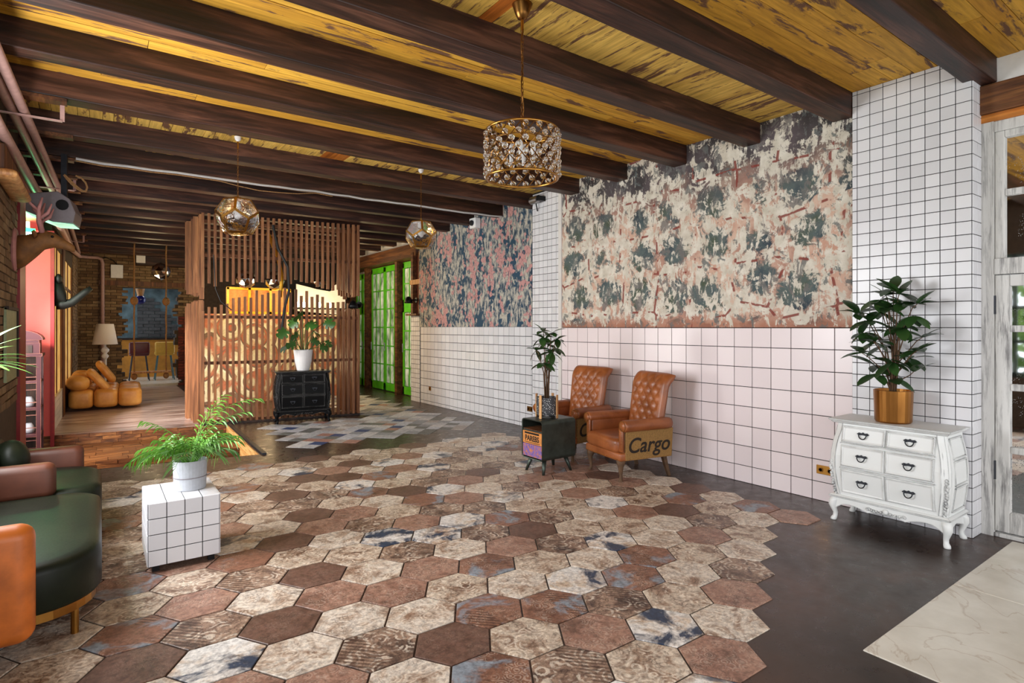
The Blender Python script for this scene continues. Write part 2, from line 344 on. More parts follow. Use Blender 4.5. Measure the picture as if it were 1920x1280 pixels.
# second mural: pink scales over navy and stone grey
t = T('mural_scale'); k = t.co((0, 1, 1)); lo = t.noise(t.co((0, 1.3, .8)), 1.7, 3, .6); sc1 = t.noise(t.co((0, 6, 2.5)), 2.4, 8, .72); vz = t.voro(t.co((0, 1, 1)), 15, 'F1', 'Color')
vb = t.math('ADD', lo, t.math('MULTIPLY', t.math('SUBTRACT', t.axis(vz, 0), .5), .16)); ve = t.voro(t.co((0, 1, 1)), 15, 'DISTANCE_TO_EDGE')
col = t.ramp(sc1, [(.40, c(36,56,76)), (.46, c(84,98,110)), (.51, c(150,148,144)), (.56, c(188,182,170)), (.64, c(178,170,158)), (.69, c(92,60,70))])
sel = t.ramp(vb, [(.54, 0.), (.555, 1.)]); pk = t.mix(t.ramp(ve, [(.02, 1.), (.06, 0.)]), c(190,142,140), c(150,110,110)); col = t.mix(sel, col, pk)
nv = t.ramp(t.math('ADD', t.noise(t.co((0, 1.6, .7)), 2.3, 3), t.math('MULTIPLY', t.math('SUBTRACT', t.axis(vz, 1), .5), .2)), [(.575, 0.), (.595, 1.)]); col = t.mix(nv, col, c(42,70,92))
M['mural_scale'] = t.fin(col, .75, 0, .3)
# warm mural inside the slatted booth
t = T('mural_circles'); k = t.co((1, 0, 1)); vo = t.voro(k, 1.5, 'F1', 'Distance', .8); lo = t.noise(k, 3, 5); fn = t.noise(k, 16, 6, .7)
col = t.ramp(t.math('FRACT', t.math('MULTIPLY', vo, 4.)), [(0, c(214,196,156)), (.3, c(206,188,148)), (.45, c(150,112,80)), (.6, c(176,92,62)), (.7, c(120,92,70)), (.85, c(222,206,170))], 'CONSTANT')
col = t.mix(t.ramp(lo, [(.5, 0.), (.6, 1.)]), col, c(178,104,72)); col = t.mix(.5, col, t.ramp(fn, [(.35, (.5,.5,.5,1)), (.6, (1.1,1.1,1.1,1))]), 'MULTIPLY'); M['mural_circles'] = t.fin(col, .8)
# leathers
def leather(name, d, m_, l_, rough=.35, spec=.5):
    t = T(name); k = t.co(); n1 = t.noise(k, 4, 5, .6); n2 = t.noise(k, 90, 3)
    M[name] = t.fin(t.ramp(n1, [(.3, d), (.52, m_), (.75, l_)]), t.ramp(n2, [(.3, rough), (.7, rough+.05)]), 0, spec); t.bump(n2, .12, .002)
leather('cognac', c(112,58,28), c(144,80,41), c(168,98,54)); leather('green_leather', c(19,23,16), c(26,31,21), c(35,40,28), .4, .2); leather('honey', c(196,132,56), c(222,160,80), c(236,182,104), .36)
# distressed chest finishes
def worn(name, base, under, amt, rough=.45, edge=.8, er=.006, spec=.5):
    t = T(name); k = t.co(rnd=30); n1 = t.noise(k, 9, 9, .75, .3); n2 = t.noise(k, 5, 5, .6); geo = t.n('ShaderNodeNewGeometry'); bv = t.n('ShaderNodeBevel', samples=4); bv.inputs['Radius'].default_value = er
    dp = t.n('ShaderNodeVectorMath', operation='DOT_PRODUCT'); t.l(geo.outputs['Normal'], dp.inputs[0]); t.l(bv.outputs[0], dp.inputs[1])
    e = t.math('MULTIPLY', t.ramp(dp.outputs['Value'], [(.9, 1.), (.985, 0.)]), t.ramp(n2, [(.38, .15), (.54, edge)])); f_ = t.math('MAXIMUM', t.ramp(n1, [(amt, 0.), (amt+.03, 1.)]), e)
    M[name] = t.fin(t.mix(f_, base, under), rough, 0, spec); t.bump(n1, .1, .003)
worn('chest_white', c(222,223,222), c(84,84,88), .69, .45, .95, .011); worn('chest_black', c(10,10,11), c(190,188,186), .70, .5, .6, .004, .12);  worn('booth_paint', c(58,18,26), c(206,140,110), .66)
t = T('door_distress'); n1 = t.noise(t.co((22, 22, 1.6), 9), 1.4, 8, .7, .3); n2 = t.noise(t.co(rnd=5), 3, 4)
M['door_distress'] = t.fin(t.mix(t.math('MULTIPLY', t.ramp(n1, [(.48, 0.), (.6, 1.)]), t.ramp(n2, [(.35, .25), (.65, 1.)])), c(206,204,201), c(112,110,110)), .7); t.bump(n1, .25, .004)
# metals, glass, glow
t = T('copper_pot'); k = t.co((1, 1, .2)); n1 = t.noise(k, 7, 4); M['copper_pot'] = t.fin(t.ramp(n1, [(.3, c(120,76,32)), (.7, c(172,118,58))]), .3, .9)
t = T('crystal'); M['crystal'] = t.fin((1, 1, 1, 1), .0, 0, .5, trans=1, ior=1.5)
t = T('ripple_glass'); n1 = t.noise(t.co(), 16, 2, .5, .4); M['ripple_glass'] = t.fin((.97, .97, .98, 1), .02, 0, .5, trans=1, ior=1.35); t.bump(n1, .8, .02)
t = T('pane_glass'); M['pane_glass'] = t.fin((.96, 1, .97, 1), .03, 0, .5, trans=1, ior=1.06)
t = T('yard_pane'); n1 = t.noise(t.co((1, 1, .5)), 5, 4, .6); M['yard_pane'] = t.fin(t.ramp(n1, [(.35, c(90,120,86)), (.55, c(190,200,184)), (.7, c(226,228,220))]), .25, emit=t.ramp(n1, [(.35, c(70,104,66)), (.55, c(180,192,174)), (.7, c(220,226,214))]), estr=.35)  # reflections and daylight on the panes painted in as mottled, faintly glowing colour
t = T('old_mirror'); sp = t.voro(t.co(), 90, 'F1'); sp2 = t.noise(t.co(), 3.5, 3); f_ = t.math('MULTIPLY', t.ramp(sp, [(.2, 1.), (.27, 0.)]), t.ramp(sp2, [(.5, 0.), (.6, 1.)]))
M['old_mirror'] = t.fin(t.mix(f_, (.9, .9, .9, 1), (.02, .02, .02, 1)), .03, t.math('SUBTRACT', 1., f_))
t = T('amber_blind'); n1 = t.noise(t.co((1, 1, 1)), 3.4, 6, .65); M['amber_blind'] = t.fin(t.ramp(n1, [(.3, c(176,130,60)), (.7, c(230,190,110))]), .8, emit=t.ramp(n1, [(.3, c(168,124,62)), (.7, c(222,186,118))]), estr=.8)
def glow(name, col, s):
    t = T(name); M[name] = t.fin(col, .5, emit=col, estr=s)
glow('bulb_warm', c(255,232,170), 14); glow('exit_green', c(40,230,110), 7); glow('exit_white', c(214,255,232), 9); glow('sign_spill_green', c(190,255,220), .9); glow('amber_glow', c(255,190,70), 5)  # projector underside glows to imitate green light from the exit sign
t = T('mirror_facet'); M['mirror_facet'] = t.fin(t.ramp(t.rand(), [(0, c(200,200,204)), (1, c(150,150,156))]), .06, 1)
t = T('terrazzo_black'); sp = t.voro(t.co(), 70, 'F1'); M['terrazzo_black'] = t.fin(t.ramp(sp, [(.2, c(220,220,220)), (.3, c(50,50,54))]), .6)
t = T('purple_drawer'); n1 = t.noise(t.co((1, 1, 1)), 26, 6, .7); M['purple_drawer'] = t.fin(t.ramp(n1, [(.4, c(196,120,60)), (.47, c(150,96,110)), (.55, c(110,90,170)), (.62, c(70,60,110)), (.68, c(206,140,90))]), .6)
def leaf(name, d, l_, rough=.35):
    t = T(name); n1 = t.noise(t.co(rnd=20), 6, 3); M[name] = t.fin(t.mix(t.rand(), t.ramp(n1, [(.3, d), (.7, l_)]), l_), rough, 0, .5)
leaf('leaf_dark', c(22,44,22), c(46,78,36)); leaf('leaf_palm', c(40,84,24), c(98,150,52), .45); leaf('leaf_mon', c(30,62,26), c(66,108,44)); leaf('leaf_out', c(80,120,50), c(150,180,90), .7)
t = T('green_paint'); n1 = t.noise(t.co(), 6, 4); M['green_paint'] = t.fin(t.ramp(n1, [(.3, c(74,176,20)), (.7, c(104,206,36))]), .35)
# ------------------------------------------------------------------ floors and the step pit
CZ = 3.62; BZ = 3.42                      # ceiling boards, underside of beams
N1, N2, F1, F2 = (-.95, 8.05), (1.62, 7.62), (-.95, 10.84), (1.70, 10.31)
fm = MB()
fm.prism([(-1.6, -3.4), (6.8, -3.4), (6.8, 7.62), N2, N1, (-1.6, 8.05)], -.5, 0)
fm.prism([N2, (6.8, 7.62), (6.8, 10.31), F2], -.5, 0); fm.prism([F2, (6.8, 10.31), (6.8, 21.2), (1.72, 21.2)], -.5, 0)
floor = struct(fm.build('floor', 'concrete'), 'dark brown polished concrete floor running through the whole hall')
wf = MB().prism([F1, F2, (1.72, 21.2), (-1.6, 21.2), (-1.6, 10.84)], -.5, 0)
floor_b = struct(wf.build('floor', 'old_boards'), 'worn pale reddish board floor of the far left room, with window sheen lightened into its colour')
# hexagon tiles
CX, HY = .326, .344
hexv = [(.2173*math.cos(R_(60*i)), .1986*math.sin(R_(60*i))) for i in range(6)]
def hexmesh(m):
    g = .972; p = [(x*g, y*g) for x, y in hexv]; q = [(x*g*.985, y*g*.985) for x, y in hexv]
    b = MB(); b.loft([[(x, y, -.004) for x, y in p], [(x, y, .004) for x, y in p], [(x, y, .006) for x, y in q]]); return b.mesh('hexagon_tile', m)
HM = {m: hexmesh(m) for m in ('hex_cream', 'hex_sand', 'hex_rose', 'hex_rust', 'hex_dark', 'hex_cloud', 'hex_brown')}
wt = ['hex_cream']*6+['hex_sand']*7+['hex_rose']*3+['hex_rust']*4+['hex_dark']*2+['hex_cloud']*4+['hex_brown']*5
random.seed(11); last = {}
for k in range(17):
    X = 4.70-CX*k; lo = 2.5+(.17 if k == 1 else 0)-.172*max(0, k-2)
    for j in range(-9, 16):
        Y = 2.5-(.172 if k % 2 else 0)+HY*j
        if Y < lo-.02 or Y > 7.12 or X < -.55 or (X < .0 and Y < 2.9): continue
        if Y > 6.9 and (k % 4 == 1): continue
        m = random.choice(wt)
        for _ in range(3):
            if m in (last.get((k-1, j)), last.get((k, j-1))): m = random.choice(wt)
        last[(k, j)] = m; inst(HM[m], 'hexagon_tile', floor, (X, Y, 0), (0, 0, R_(60*random.randrange(6)) if False else R_(180*random.randrange(2))))
# small diamond tiles, 20 cm squares laid at 45 degrees with a saw-tooth edge
d = .2/math.sqrt(2)*2; sq = .1414*.985
sm = MB().loft([[(sq, 0, -.004), (0, sq, -.004), (-sq, 0, -.004), (0, -sq, -.004)], [(sq, 0, .004), (0, sq, .004), (-sq, 0, .004), (0, -sq, .004)]]).mesh('small_tile', 'small_tile')
U = .1414; cnt = 0; rest = MB()
for bi in range(-40, 40):
    for bj in range(-40, 40):
        # block of 2x2 tiles, centre on a 45 degree lattice with period .566
        X0 = 2.28+(bi+bj)*.283; Y0 = 7.87+(bj-bi)*.283
        if not (2.2 < X0 < 5.1 and 7.8 < Y0 < 13.6): continue
        if 1.5 < X0 < 3.95 and Y0 > 9.75: continue
        for a_ in (-1, 1):
            for b in (-1, 1):
                x, y = X0+(a_+b)*U/2, Y0+(b-a_)*U/2
                if x > 5.2: continue
                cnt += 1
                if cnt <= 290: inst(sm, 'small_tile', floor, (x, y, 0))
                else: rest.loft([[(x+sq, y, -.004), (x, y+sq, -.004), (x-sq, y, -.004), (x, y-sq, -.004)], [(x+sq, y, .004), (x, y+sq, .004), (x-sq, y, .004), (x, y-sq, .004)]])
if rest.v: rest.build('small_tile_field', 'small_tile', floor)['kind'] = 'stuff'
# marble slabs bottom right
for x0, x1 in ((3.03, 4.255), (4.262, 5.46)):
    for y0, y1 in ((.67, 1.27), (.06, .665), (-.55, .055)): MB().box(x0, x1, y0, y1, -.004, .006).build('marble_slab', 'marble', floor, bevel=.003)
# pit: steps made of wood blocks, pressed-board cheek, metal nosing
pit = struct(MB().prism([(N1[0], N1[1]), N2, (1.66, 9.0), (-.95, 9.35)], -.52, -.31).prism([(-.95, 9.35), (1.66, 9.0), F2, F1], -.52, -.165).build('floor', 'brown_wood'), 'sunken wooden steps cut into the floor below the board floor')
def riser(p, q, z0, z1, rows, seed):
    random.seed(seed); p, q = Vector((*p, 0)), Vector((*q, 0)); L = (q-p).length; dv = (q-p).normalized(); nv = Vector((dv.y, -dv.x, 0)); h = (z1-z0)/rows
    for r in range(rows):
        s_ = -random.random()*.2
        while s_ < L:
            e = s_+random.uniform(.18, .34); a_, b = max(0, s_), min(L, e); s_ = e
            if b-a_ < .03: continue
            dp = random.uniform(.008, .022); m = MB(); A = p+dv*(a_+.002); B = p+dv*(b-.002); za, zb = z0+r*h+.002, z0+(r+1)*h-.002
            m.prism([(A.x, A.y), (B.x, B.y), (B.x+nv.x*dp, B.y+nv.y*dp), (A.x+nv.x*dp, A.y+nv.y*dp)], za, zb); m.build('wood_block', 'block_wood', pit)
riser(F1, F2, -.165, 0, 3, 3); riser((-.95, 9.35), (1.66, 9.0), -.31, -.165, 3, 4)
random.seed(5)
for i in range(7):                        # block strips on the wide tread
    s0 = i/7; s1 = (i+1)/7; xx = -.95
    while xx < 1.6:
        x2 = min(1.64, xx+random.uniform(.22, .4)); ya = lambda x, s: (9.35-(x+.95)*.134)*(1-s)+(10.84-(x+.95)*.2)*s
        MB().prism([(xx+.003, ya(xx, s0)+.003), (x2-.003, ya(x2, s0)+.003), (x2-.003, ya(x2, s1)-.003), (xx+.003, ya(xx, s1)-.003)], -.17, -.160+random.random()*.006).build('wood_block', 'block_wood', pit); xx = x2
MB().prism([N2, (N2[0]+.02, N2[1]), (F2[0]+.02, F2[1]), F2], -.32, -.004).build('side_board', 'osb', pit, loc=(-.012, 0, 0))
MB().bar((N2[0]+.05, N2[1]-.05, .012), (F2[0]+.02, F2[1], .012), .05, .02).build('edge_strip', 'iron', pit)

# ------------------------------------------------------------------ walls with tiles
TC = {}
def tile_mesh(w_, h_, mat, t_=.006):
    key = (round(w_, 3), round(h_, 3), mat)
    if key not in TC:
        a_, b, i = w_/2, h_/2, .0015
        r = lambda a_, b, x: [(x, -a_, -b), (x, a_, -b), (x, a_, b), (x, -a_, b)]
        TC[key] = MB().loft([r(a_, b, .002), r(a_, b, -t_+.0015), r(a_-i, b-i, -t_)]).mesh('tile', mat)
    return TC[key]
def cells(a_, b, p, start=None):
    out = []; x = a_
    if start: out.append((a_, a_+start)); x += start
    while x < b-.012: out.append((x, min(x+p, b))); x += p
    return out
def tiles(par, ys, zs, X, mat, gap=.0055, rot=None, lim=300, skip=None):
    n_ = 0; rest = MB()
    for z0, z1 in zs:
        for y0, y1 in ys:
            if skip and skip(y0, y1, z0, z1): continue
            cy_, cz_ = (y0+y1)/2, (z0+z1)/2; w_, h_ = y1-y0-gap, z1-z0-gap; n_ += 1
            if n_ <= lim:
                if rot: inst(tile_mesh(w_, h_, mat), 'tile', par, (cy_, X, cz_), (0, 0, R_(90)))
                else: inst(tile_mesh(w_, h_, mat), 'tile', par, (X, cy_, cz_))
            elif rot: rest.box(cy_-w_/2, cy_+w_/2, X-.006, X+.001, cz_-h_/2, cz_+h_/2)
            else: rest.box(X-.006, X+.001, cy_-w_/2, cy_+w_/2, cz_-h_/2, cz_+h_/2)
    if rest.v: rest.build('tile_field', mat, par)['kind'] = 'stuff'
# near pillar, 10 cm white tiles
pil = struct(MB().box(5.31, 5.75, 1.47, 2.31, 0, CZ).build('wall_pillar_near', 'grout'), 'white tiled pillar with dark joints beside the mirrored door')
zr = cells(0, 3.618, .1003, .073)
tiles(pil, cells(1.47, 2.31, .1), list(reversed(zr)), 5.309, 'tile_white', lim=320)
tiles(pil, cells(5.31, 5.5, .1), zr, 1.469, 'tile_white', rot=True)
# pink wall with mural
wr = struct(MB().box(5.35, 5.75, 2.30, 6.25, 1.58, CZ).build('wall_right', 'mural_star'), 'right wall with a large peeling star mural above pink tiles')
wb = MB().box(5.352, 5.75, 2.30, 6.25, 0, 1.58).build('tile_bed', 'grout', wr)
tiles(wr, cells(2.31, 6.25, .2, .165), cells(0, 1.575, .2015, .17), 5.351, 'tile_pink', gap=.0065)
# middle pillar
mp = struct(MB().box(5.38, 5.75, 6.25, 6.93, 0, CZ).build('wall_pillar_middle', 'grout'), 'narrow white tiled pillar between the two murals')
tiles(mp, cells(6.26, 6.92, .1), cells(0, 3.6, .1, .073), 5.379, 'tile_white', gap=.006)
MB().box(5.33, 5.75, 6.2, 6.262, 0, CZ).build('edge_post', 'plaster', mp)
# far wall with second mural
fw = struct(MB().box(5.47, 5.75, 6.93, 10.92, 1.59, CZ).build('wall_right_far', 'mural_scale'), 'far right wall with a pink and navy peeling mural above white tiles')
MB().box(5.502, 5.75, 6.93, 10.92, 0, 1.59).build('tile_bed', 'grout', fw)
tiles(fw, cells(6.95, 10.92, .1525), cells(0, 1.59, .1525, .065), 5.501, 'tile_white', gap=.0085)
# low tiled return before the green doors, timber frame above
lr = struct(MB().box(5.492, 5.85, 10.93, 11.36, 0, 1.83).build('wall_return', 'grout'), 'low white tiled return wall next to the green doors')
tiles(lr, cells(10.93, 11.35, .1), cells(0, 1.82, .1), 5.491, 'tile_white', gap=.007)
MB().box(5.38, 5.85, 10.9, 11.4, 1.83, 1.87).build('ledge', 'brown_wood', lr)
for y in (10.98, 11.34): MB().box(5.5, 5.62, y-.05, y+.05, 1.87, 3.2).build('post', 'lintel_wood', lr)
MB().box(5.6, 5.64, 11.0, 11.32, 1.87, 3.2).build('panel', 'brick_red', lr); MB().box(5.48, 5.62, 10.93, 11.4, 2.5, 2.6).build('rail', 'pale_wood', lr)
# wall around the yard doors
yw = struct(MB().box(6.0, 6.2, 10.9, 15.7, 0, CZ).build('wall_yard', 'plaster'), 'pale wall behind the green yard doors')
struct(MB().box(5.6, 5.98, 11.1, 15.6, 3.4, CZ).build('wall_yard_top', 'white_paint'), 'strip of white wall above the timber over the green doors')
ln = struct(MB().box(5.52, 5.98, 11.2, 15.7, 3.12, 3.4).build('trim_1', 'lintel_wood'), 'rough timber lintel over the green doors')
for y in (12.52, 14.42, 15.5): MB().box(5.66, 5.82, y-.06, y+.06, 0, 3.12).build('post', 'lintel_wood', ln)
def gdoor(name, y0, y1, ztop, label, leaves, arch=False, split=None):
    d_ = struct(MB().box(5.80, 5.84, y0, y1, ztop-.05, ztop+.02).build(name, 'green_paint'), label); L = (y1-y0)/leaves
    for i in range(leaves):
        a_, b = y0+i*L, y0+(i+1)*L; sw = .07
        for z0, z1 in ([(0.02, split), (split, ztop)] if split else [(0.02, ztop)]):
            for yy in (a_+sw/2, b-sw/2): MB().box(5.79, 5.84, yy-sw/2, yy+sw/2, z0, z1).build('stile', 'green_paint', d_, bevel=.004)
            for zz, hh in ((z0+.09, .18), (z1-.06, .12)): MB().box(5.79, 5.84, a_, b, zz-hh/2, zz+hh/2).build('rail', 'green_paint', d_, bevel=.004)
            nr = max(2, int((z1-z0)/.5)); zi0, zi1 = z0+.18, z1-.12
            for r in range(1, nr): zz = zi0+(zi1-zi0)*r/nr; MB().box(5.795, 5.83, a_+sw, b-sw, zz-.014, zz+.014).build('muntin', 'green_paint', d_)
            nc = 3 if L > .55 else 2
            for q in range(1, nc): yy = a_+sw+(L-2*sw)*q/nc; MB().box(5.795, 5.83, yy-.012, yy+.012, zi0, zi1).build('muntin', 'green_paint', d_)
            for r in range(nr):
                for q in range(nc):
                    ya, yb = a_+sw+(L-2*sw)*q/nc, a_+sw+(L-2*sw)*(q+1)/nc; za, zb = zi0+(zi1-zi0)*r/nr, zi0+(zi1-zi0)*(r+1)/nr
                    MB().box(5.812, 5.818, ya+.012, yb-.012, za+.014, zb-.014).build('pane', 'yard_pane', d_)
        MB().bar((5.77, b-.035, 1.0), (5.77, b-.035, 1.2), .02, .02).build('handle', 'silver', d_)
gdoor('door_1', 14.5, 15.42, 3.0, 'green glazed double door furthest from the mural, with separate top lights', 2, split=2.05)
gdoor('door_2', 12.62, 14.32, 3.08, 'tall bright green glazed folding door between two timber posts', 2)
gdoor('door_3', 11.5, 12.42, 3.08, 'green glazed door leaf partly hidden by the tiled return', 1, split=2.05)
# dark lattice shelf wall at the end of the passage
lw = struct(MB().box(3.9, 6.2, 15.75, 15.9, 0, CZ).build('wall_passage', 'lattice_dark'), 'dark timber wall closing the passage beside the green doors')
for i in range(6): MB().box(4.6, 5.9, 15.66, 15.76, .25+i*.5, .33+i*.5).build('rail', 'lintel_wood', lw)
for i in range(4): MB().box(4.75+i*.36, 4.83+i*.36, 15.64, 15.76, 0, 3.1).build('post', 'dark_wood', lw)

# ------------------------------------------------------------------ ceiling, beams, boards
ceil = struct(MB().box(-1.6, 6.3, -3.4, 21.2, CZ+.022, CZ+.16).build('ceiling', 'beam_wood'), 'plank ceiling with dark beams and worn yellow painted boards')
BY = [(-2.97, .18), (-2.09, .18), (-1.21, .18), (-.33, .18), (.55, .18), (1.37, .16), (2.31, .18), (3.19, .18), (4.07, .18), (4.96, .18), (5.84, .18), (6.91, .17), (7.85, .18), (8.75, .18), (9.62, .18), (10.5, .18), (11.35, .18), (12.1, .18), (13.0, .18), (14.0, .18), (14.9, .18), (15.8, .18), (16.7, .18), (17.4, .18)]
random.seed(21)
for i, (y, w_) in enumerate(BY):
    x1 = 5.36 if 1.9 < y < 6.5 else 5.5
    dz = random.uniform(-.008, .008)
    b = MB(); n_ = 12; r0 = []
    for j in range(n_+1):
        x = -.72+(x1+.72)*j/n_; e = lambda: random.uniform(-.004, .004)
        r0.append([(x, y+e(), BZ+dz+e()), (x, y+w_+e(), BZ+dz+e()), (x, y+w_, CZ+.03), (x, y, CZ+.03)])
    b.loft(r0).build('beam', 'beam_wood', ceil, bevel=.008)
    if 5 < y < 18: MB().box(-.72, -.2+random.uniform(-.03, .03), y-.006, y+w_*.55, BZ-.035, BZ-.002).build('packing_piece', 'lintel_wood', ceil)
random.seed(22)
def bay_along(y0, y1, rows):
    h = (y1-y0)/rows
    for r in range(rows):
        x = -.72-random.random()
        while x < 5.5:
            e = x+random.uniform(1.1, 2.2); a_, b = max(-.72, x), min(5.52, e); x = e
            if b-a_ < .05: continue
            MB().box(a_+.002, b-.002, y0+r*h+.002, y0+(r+1)*h-.002, CZ-random.uniform(0, .004), CZ+.022).build('ceiling_board', 'board_along', ceil)
def bay_cross(y0, y1, orange):
    x = -.72; n_ = 0
    while x < 5.5:
        e = x+random.uniform(.085, .11); n_ += 1
        MB().box(x+.002, e-.002, y0, y1, CZ-random.uniform(0, .005), CZ+.022).build('ceiling_board', 'board_orange' if orange[0] < x < orange[1] else 'board_cross', ceil); x = e
bay_along(.73, 1.37, 5); bay_along(1.53, 2.31, 5); bay_cross(2.49, 3.19, (2.0, 2.12)); bay_along(3.37, 4.07, 5); bay_along(4.25, 4.96, 5); bay_along(5.14, 5.84, 5); bay_cross(6.02, 6.91, (2.08, 2.35))
bay_along(-.15, .55, 4); bay_cross(7.08, 7.85, (9, 9))
# pale cable along the ceiling
cb = [(-.2+5.6*i/24, 7.80+.02*math.sin(i), BZ-.012-.012*abs(math.sin(i*1.7))) for i in range(25)]
tag(MB().tube(cb, .013, 6).build('light_cable', 'cable_white'), 'white twisted light cable strung along a ceiling beam', 'cable')
tag(MB().tube([(p[0], p[1]+.03, p[2]-.02-.05*math.sin(min(1, max(0, i-6)/5)*math.pi)) for i, p in enumerate(cb[:13])], .006, 5).build('thin_cable', 'rope'), 'thin tan wire sagging below the white ceiling cable', 'cable')
# wall piece and timber over the mirrored door, right
dw = struct(MB().box(5.52, 5.75, -3.4, 1.47, 3.42, CZ).build('wall_right_near', 'white_paint'), 'white wall strip above the mirrored door')
MB().box(5.56, 5.75, -3.4, .30, 0, 3.42).build('lower_wall', 'plaster', dw)
MB().box(5.46, 5.75, .2, 1.47, 3.2, 3.42).build('timber_lintel', 'lintel_wood', dw, bevel=.01); MB().box(5.49, 5.75, .2, 1.47, 3.14, 3.2).build('timber_strip', 'board_orange', dw)
# mirrored door
md = struct(MB().box(5.50, 5.62, 1.39, 1.465, 0, 3.14).build('door_4', 'door_distress'), 'distressed white framed door with old mirror panes at the right edge')
A = lambda n_, *b: MB().box(*b).build(n_, 'door_distress', md, bevel=.006)
A('casing', 5.505, 5.62, .3, .375, 0, 3.14); A('head_casing', 5.505, 5.62, .375, 1.39, 3.06, 3.14); A('transom_bar', 5.50, 5.62, .375, 1.39, 1.98, 2.10)
A('stile', 5.52, 5.60, 1.30, 1.388, .04, 1.975); A('stile', 5.52, 5.60, .377, .46, .04, 1.975); A('rail', 5.52, 5.60, .46, 1.30, 1.89, 1.975); A('rail', 5.52, 5.60, .46, 1.30, .04, .19)
for z in (1.57, 1.13, .66): A('muntin', 5.53, 5.59, .46, 1.30, z-.025, z+.025)
A('stile', 5.52, 5.60, 1.33, 1.388, 2.10, 3.06); A('muntin', 5.53, 5.59, .375, 1.33, 2.57, 2.62)
A('rail', 5.52, 5.60, .375, 1.33, 3.01, 3.06); A('threshold', 5.50, 5.62, .375, 1.39, 0, .03)
for z0, z1 in ((.19, .635), (.685, 1.105), (1.155, 1.545), (1.595, 1.89)): MB().box(5.555, 5.565, .46, 1.30, z0, z1).build('mirror_pane', 'old_mirror', md)
for z0, z1 in ((2.10, 2.57), (2.62, 3.01)): MB().box(5.555, 5.565, .375, 1.33, z0, z1).build('mirror_pane', 'old_mirror', md)
for z in (.5, 1.75): MB().tube([(5.515, 1.39, z-.07), (5.515, 1.39, z+.07)], .011, 8).build('hinge', 'iron', md)

# ------------------------------------------------------------------ left wall
WX = -.68
lwall = MB(); lwall.box(WX-.3, WX, 5.5, 8.2, 0, CZ); lwall.box(WX-.3, WX, 3.7, 5.5, 0, .95); lwall.box(WX-.3, WX, 3.7, 5.5, 2.75, CZ); lwall.box(WX-.3, WX, 3.7, 3.8, .95, 2.75); lwall.box(WX-.3, WX, -3.4, 3.7, 0, .78); lwall.box(WX-.3, WX, -3.4, 3.7, 2.75, CZ); lwall.box(WX-.3, WX, 1.62, 1.8, .78, 2.75); lwall.box(WX-.3, WX, -3.4, -3.0, .78, 2.75)
lwall.box(WX-.75, WX, 8.2, 10.8, 3.16, CZ)
wl = struct(lwall.build('wall_left', 'mortar'), 'old brown brick wall along the left side of the hall')
BR = {}
def brick_wall(par, mat, a0, a1, z0, z1, plane, at, sgn, L=.25, H_=.075, skip=None, lim=300, seed=1, dep=(.004, .016)):
    random.seed(seed); rest = MB(); n_ = 0; r = 0; z = z0
    while z < z1-.03:
        x = a0-(L/2 if r % 2 else 0)
        while x < a1-.02:
            b0, b1 = max(a0, x), min(a1, x+L); x += L
            if b1-b0 < .05: continue
            cx_, cz_ = (b0+b1)/2, z+H_/2
            if skip and skip(cx_, cz_): continue
            n_ += 1; dp = round(random.uniform(*dep)/.004)*.004+.002; w_ = round(b1-b0-.012, 3); key = (w_, dp, mat, plane, sgn)
            if key not in BR:
                h_ = H_-.012; q = MB(); d0, d1 = (-dp, .01) if sgn < 0 else (-.01, dp)
                if plane == 'x': q.box(d0, d1, -w_/2, w_/2, -h_/2, h_/2)
                else: q.box(-w_/2, w_/2, d0, d1, -h_/2, h_/2)
                BR[key] = q.mesh('brick', mat)
            loc = (at, cx_, cz_) if plane == 'x' else (cx_, at, cz_)
            if n_ <= lim: inst(BR[key], 'brick', par, loc, (random.uniform(-.006, .006),)*3)
            else:
                me = BR[key]; rest.add([(v.co.x+loc[0], v.co.y+loc[1], v.co.z+loc[2]) for v in me.vertices], [tuple(p.vertices) for p in me.polygons])
        z += H_; r += 1
    if rest.v: rest.build('brick_field', mat, par)['kind'] = 'stuff'
brick_wall(wl, 'brick_brown', 5.45, 7.6, 2.95, 1.0, 'x', WX, 1) if False else brick_wall(wl, 'brick_brown', 5.5, 7.62, .85, 3.1, 'x', WX, 1, seed=3)
# street-door recess, painted red; light on the far reveal is put into a paler red
rd = struct(MB().box(WX-.75, WX+.03, 7.68, 8.25, 0, 3.16).build('door_5', 'red_paint'), 'red painted street doorway in the left wall')
MB().box(WX-.75, WX+.03, 8.25, 10.8, 2.98, 3.17).build('head', 'red_paint', rd); MB().box(WX-.75, -.57, 10.70, 10.80, 0, 2.98).build('reveal', 'red_paint_lit', rd); MB().box(-.57, -.525, 10.66, 10.82, -.165, 2.98).build('jamb', 'red_paint', rd)
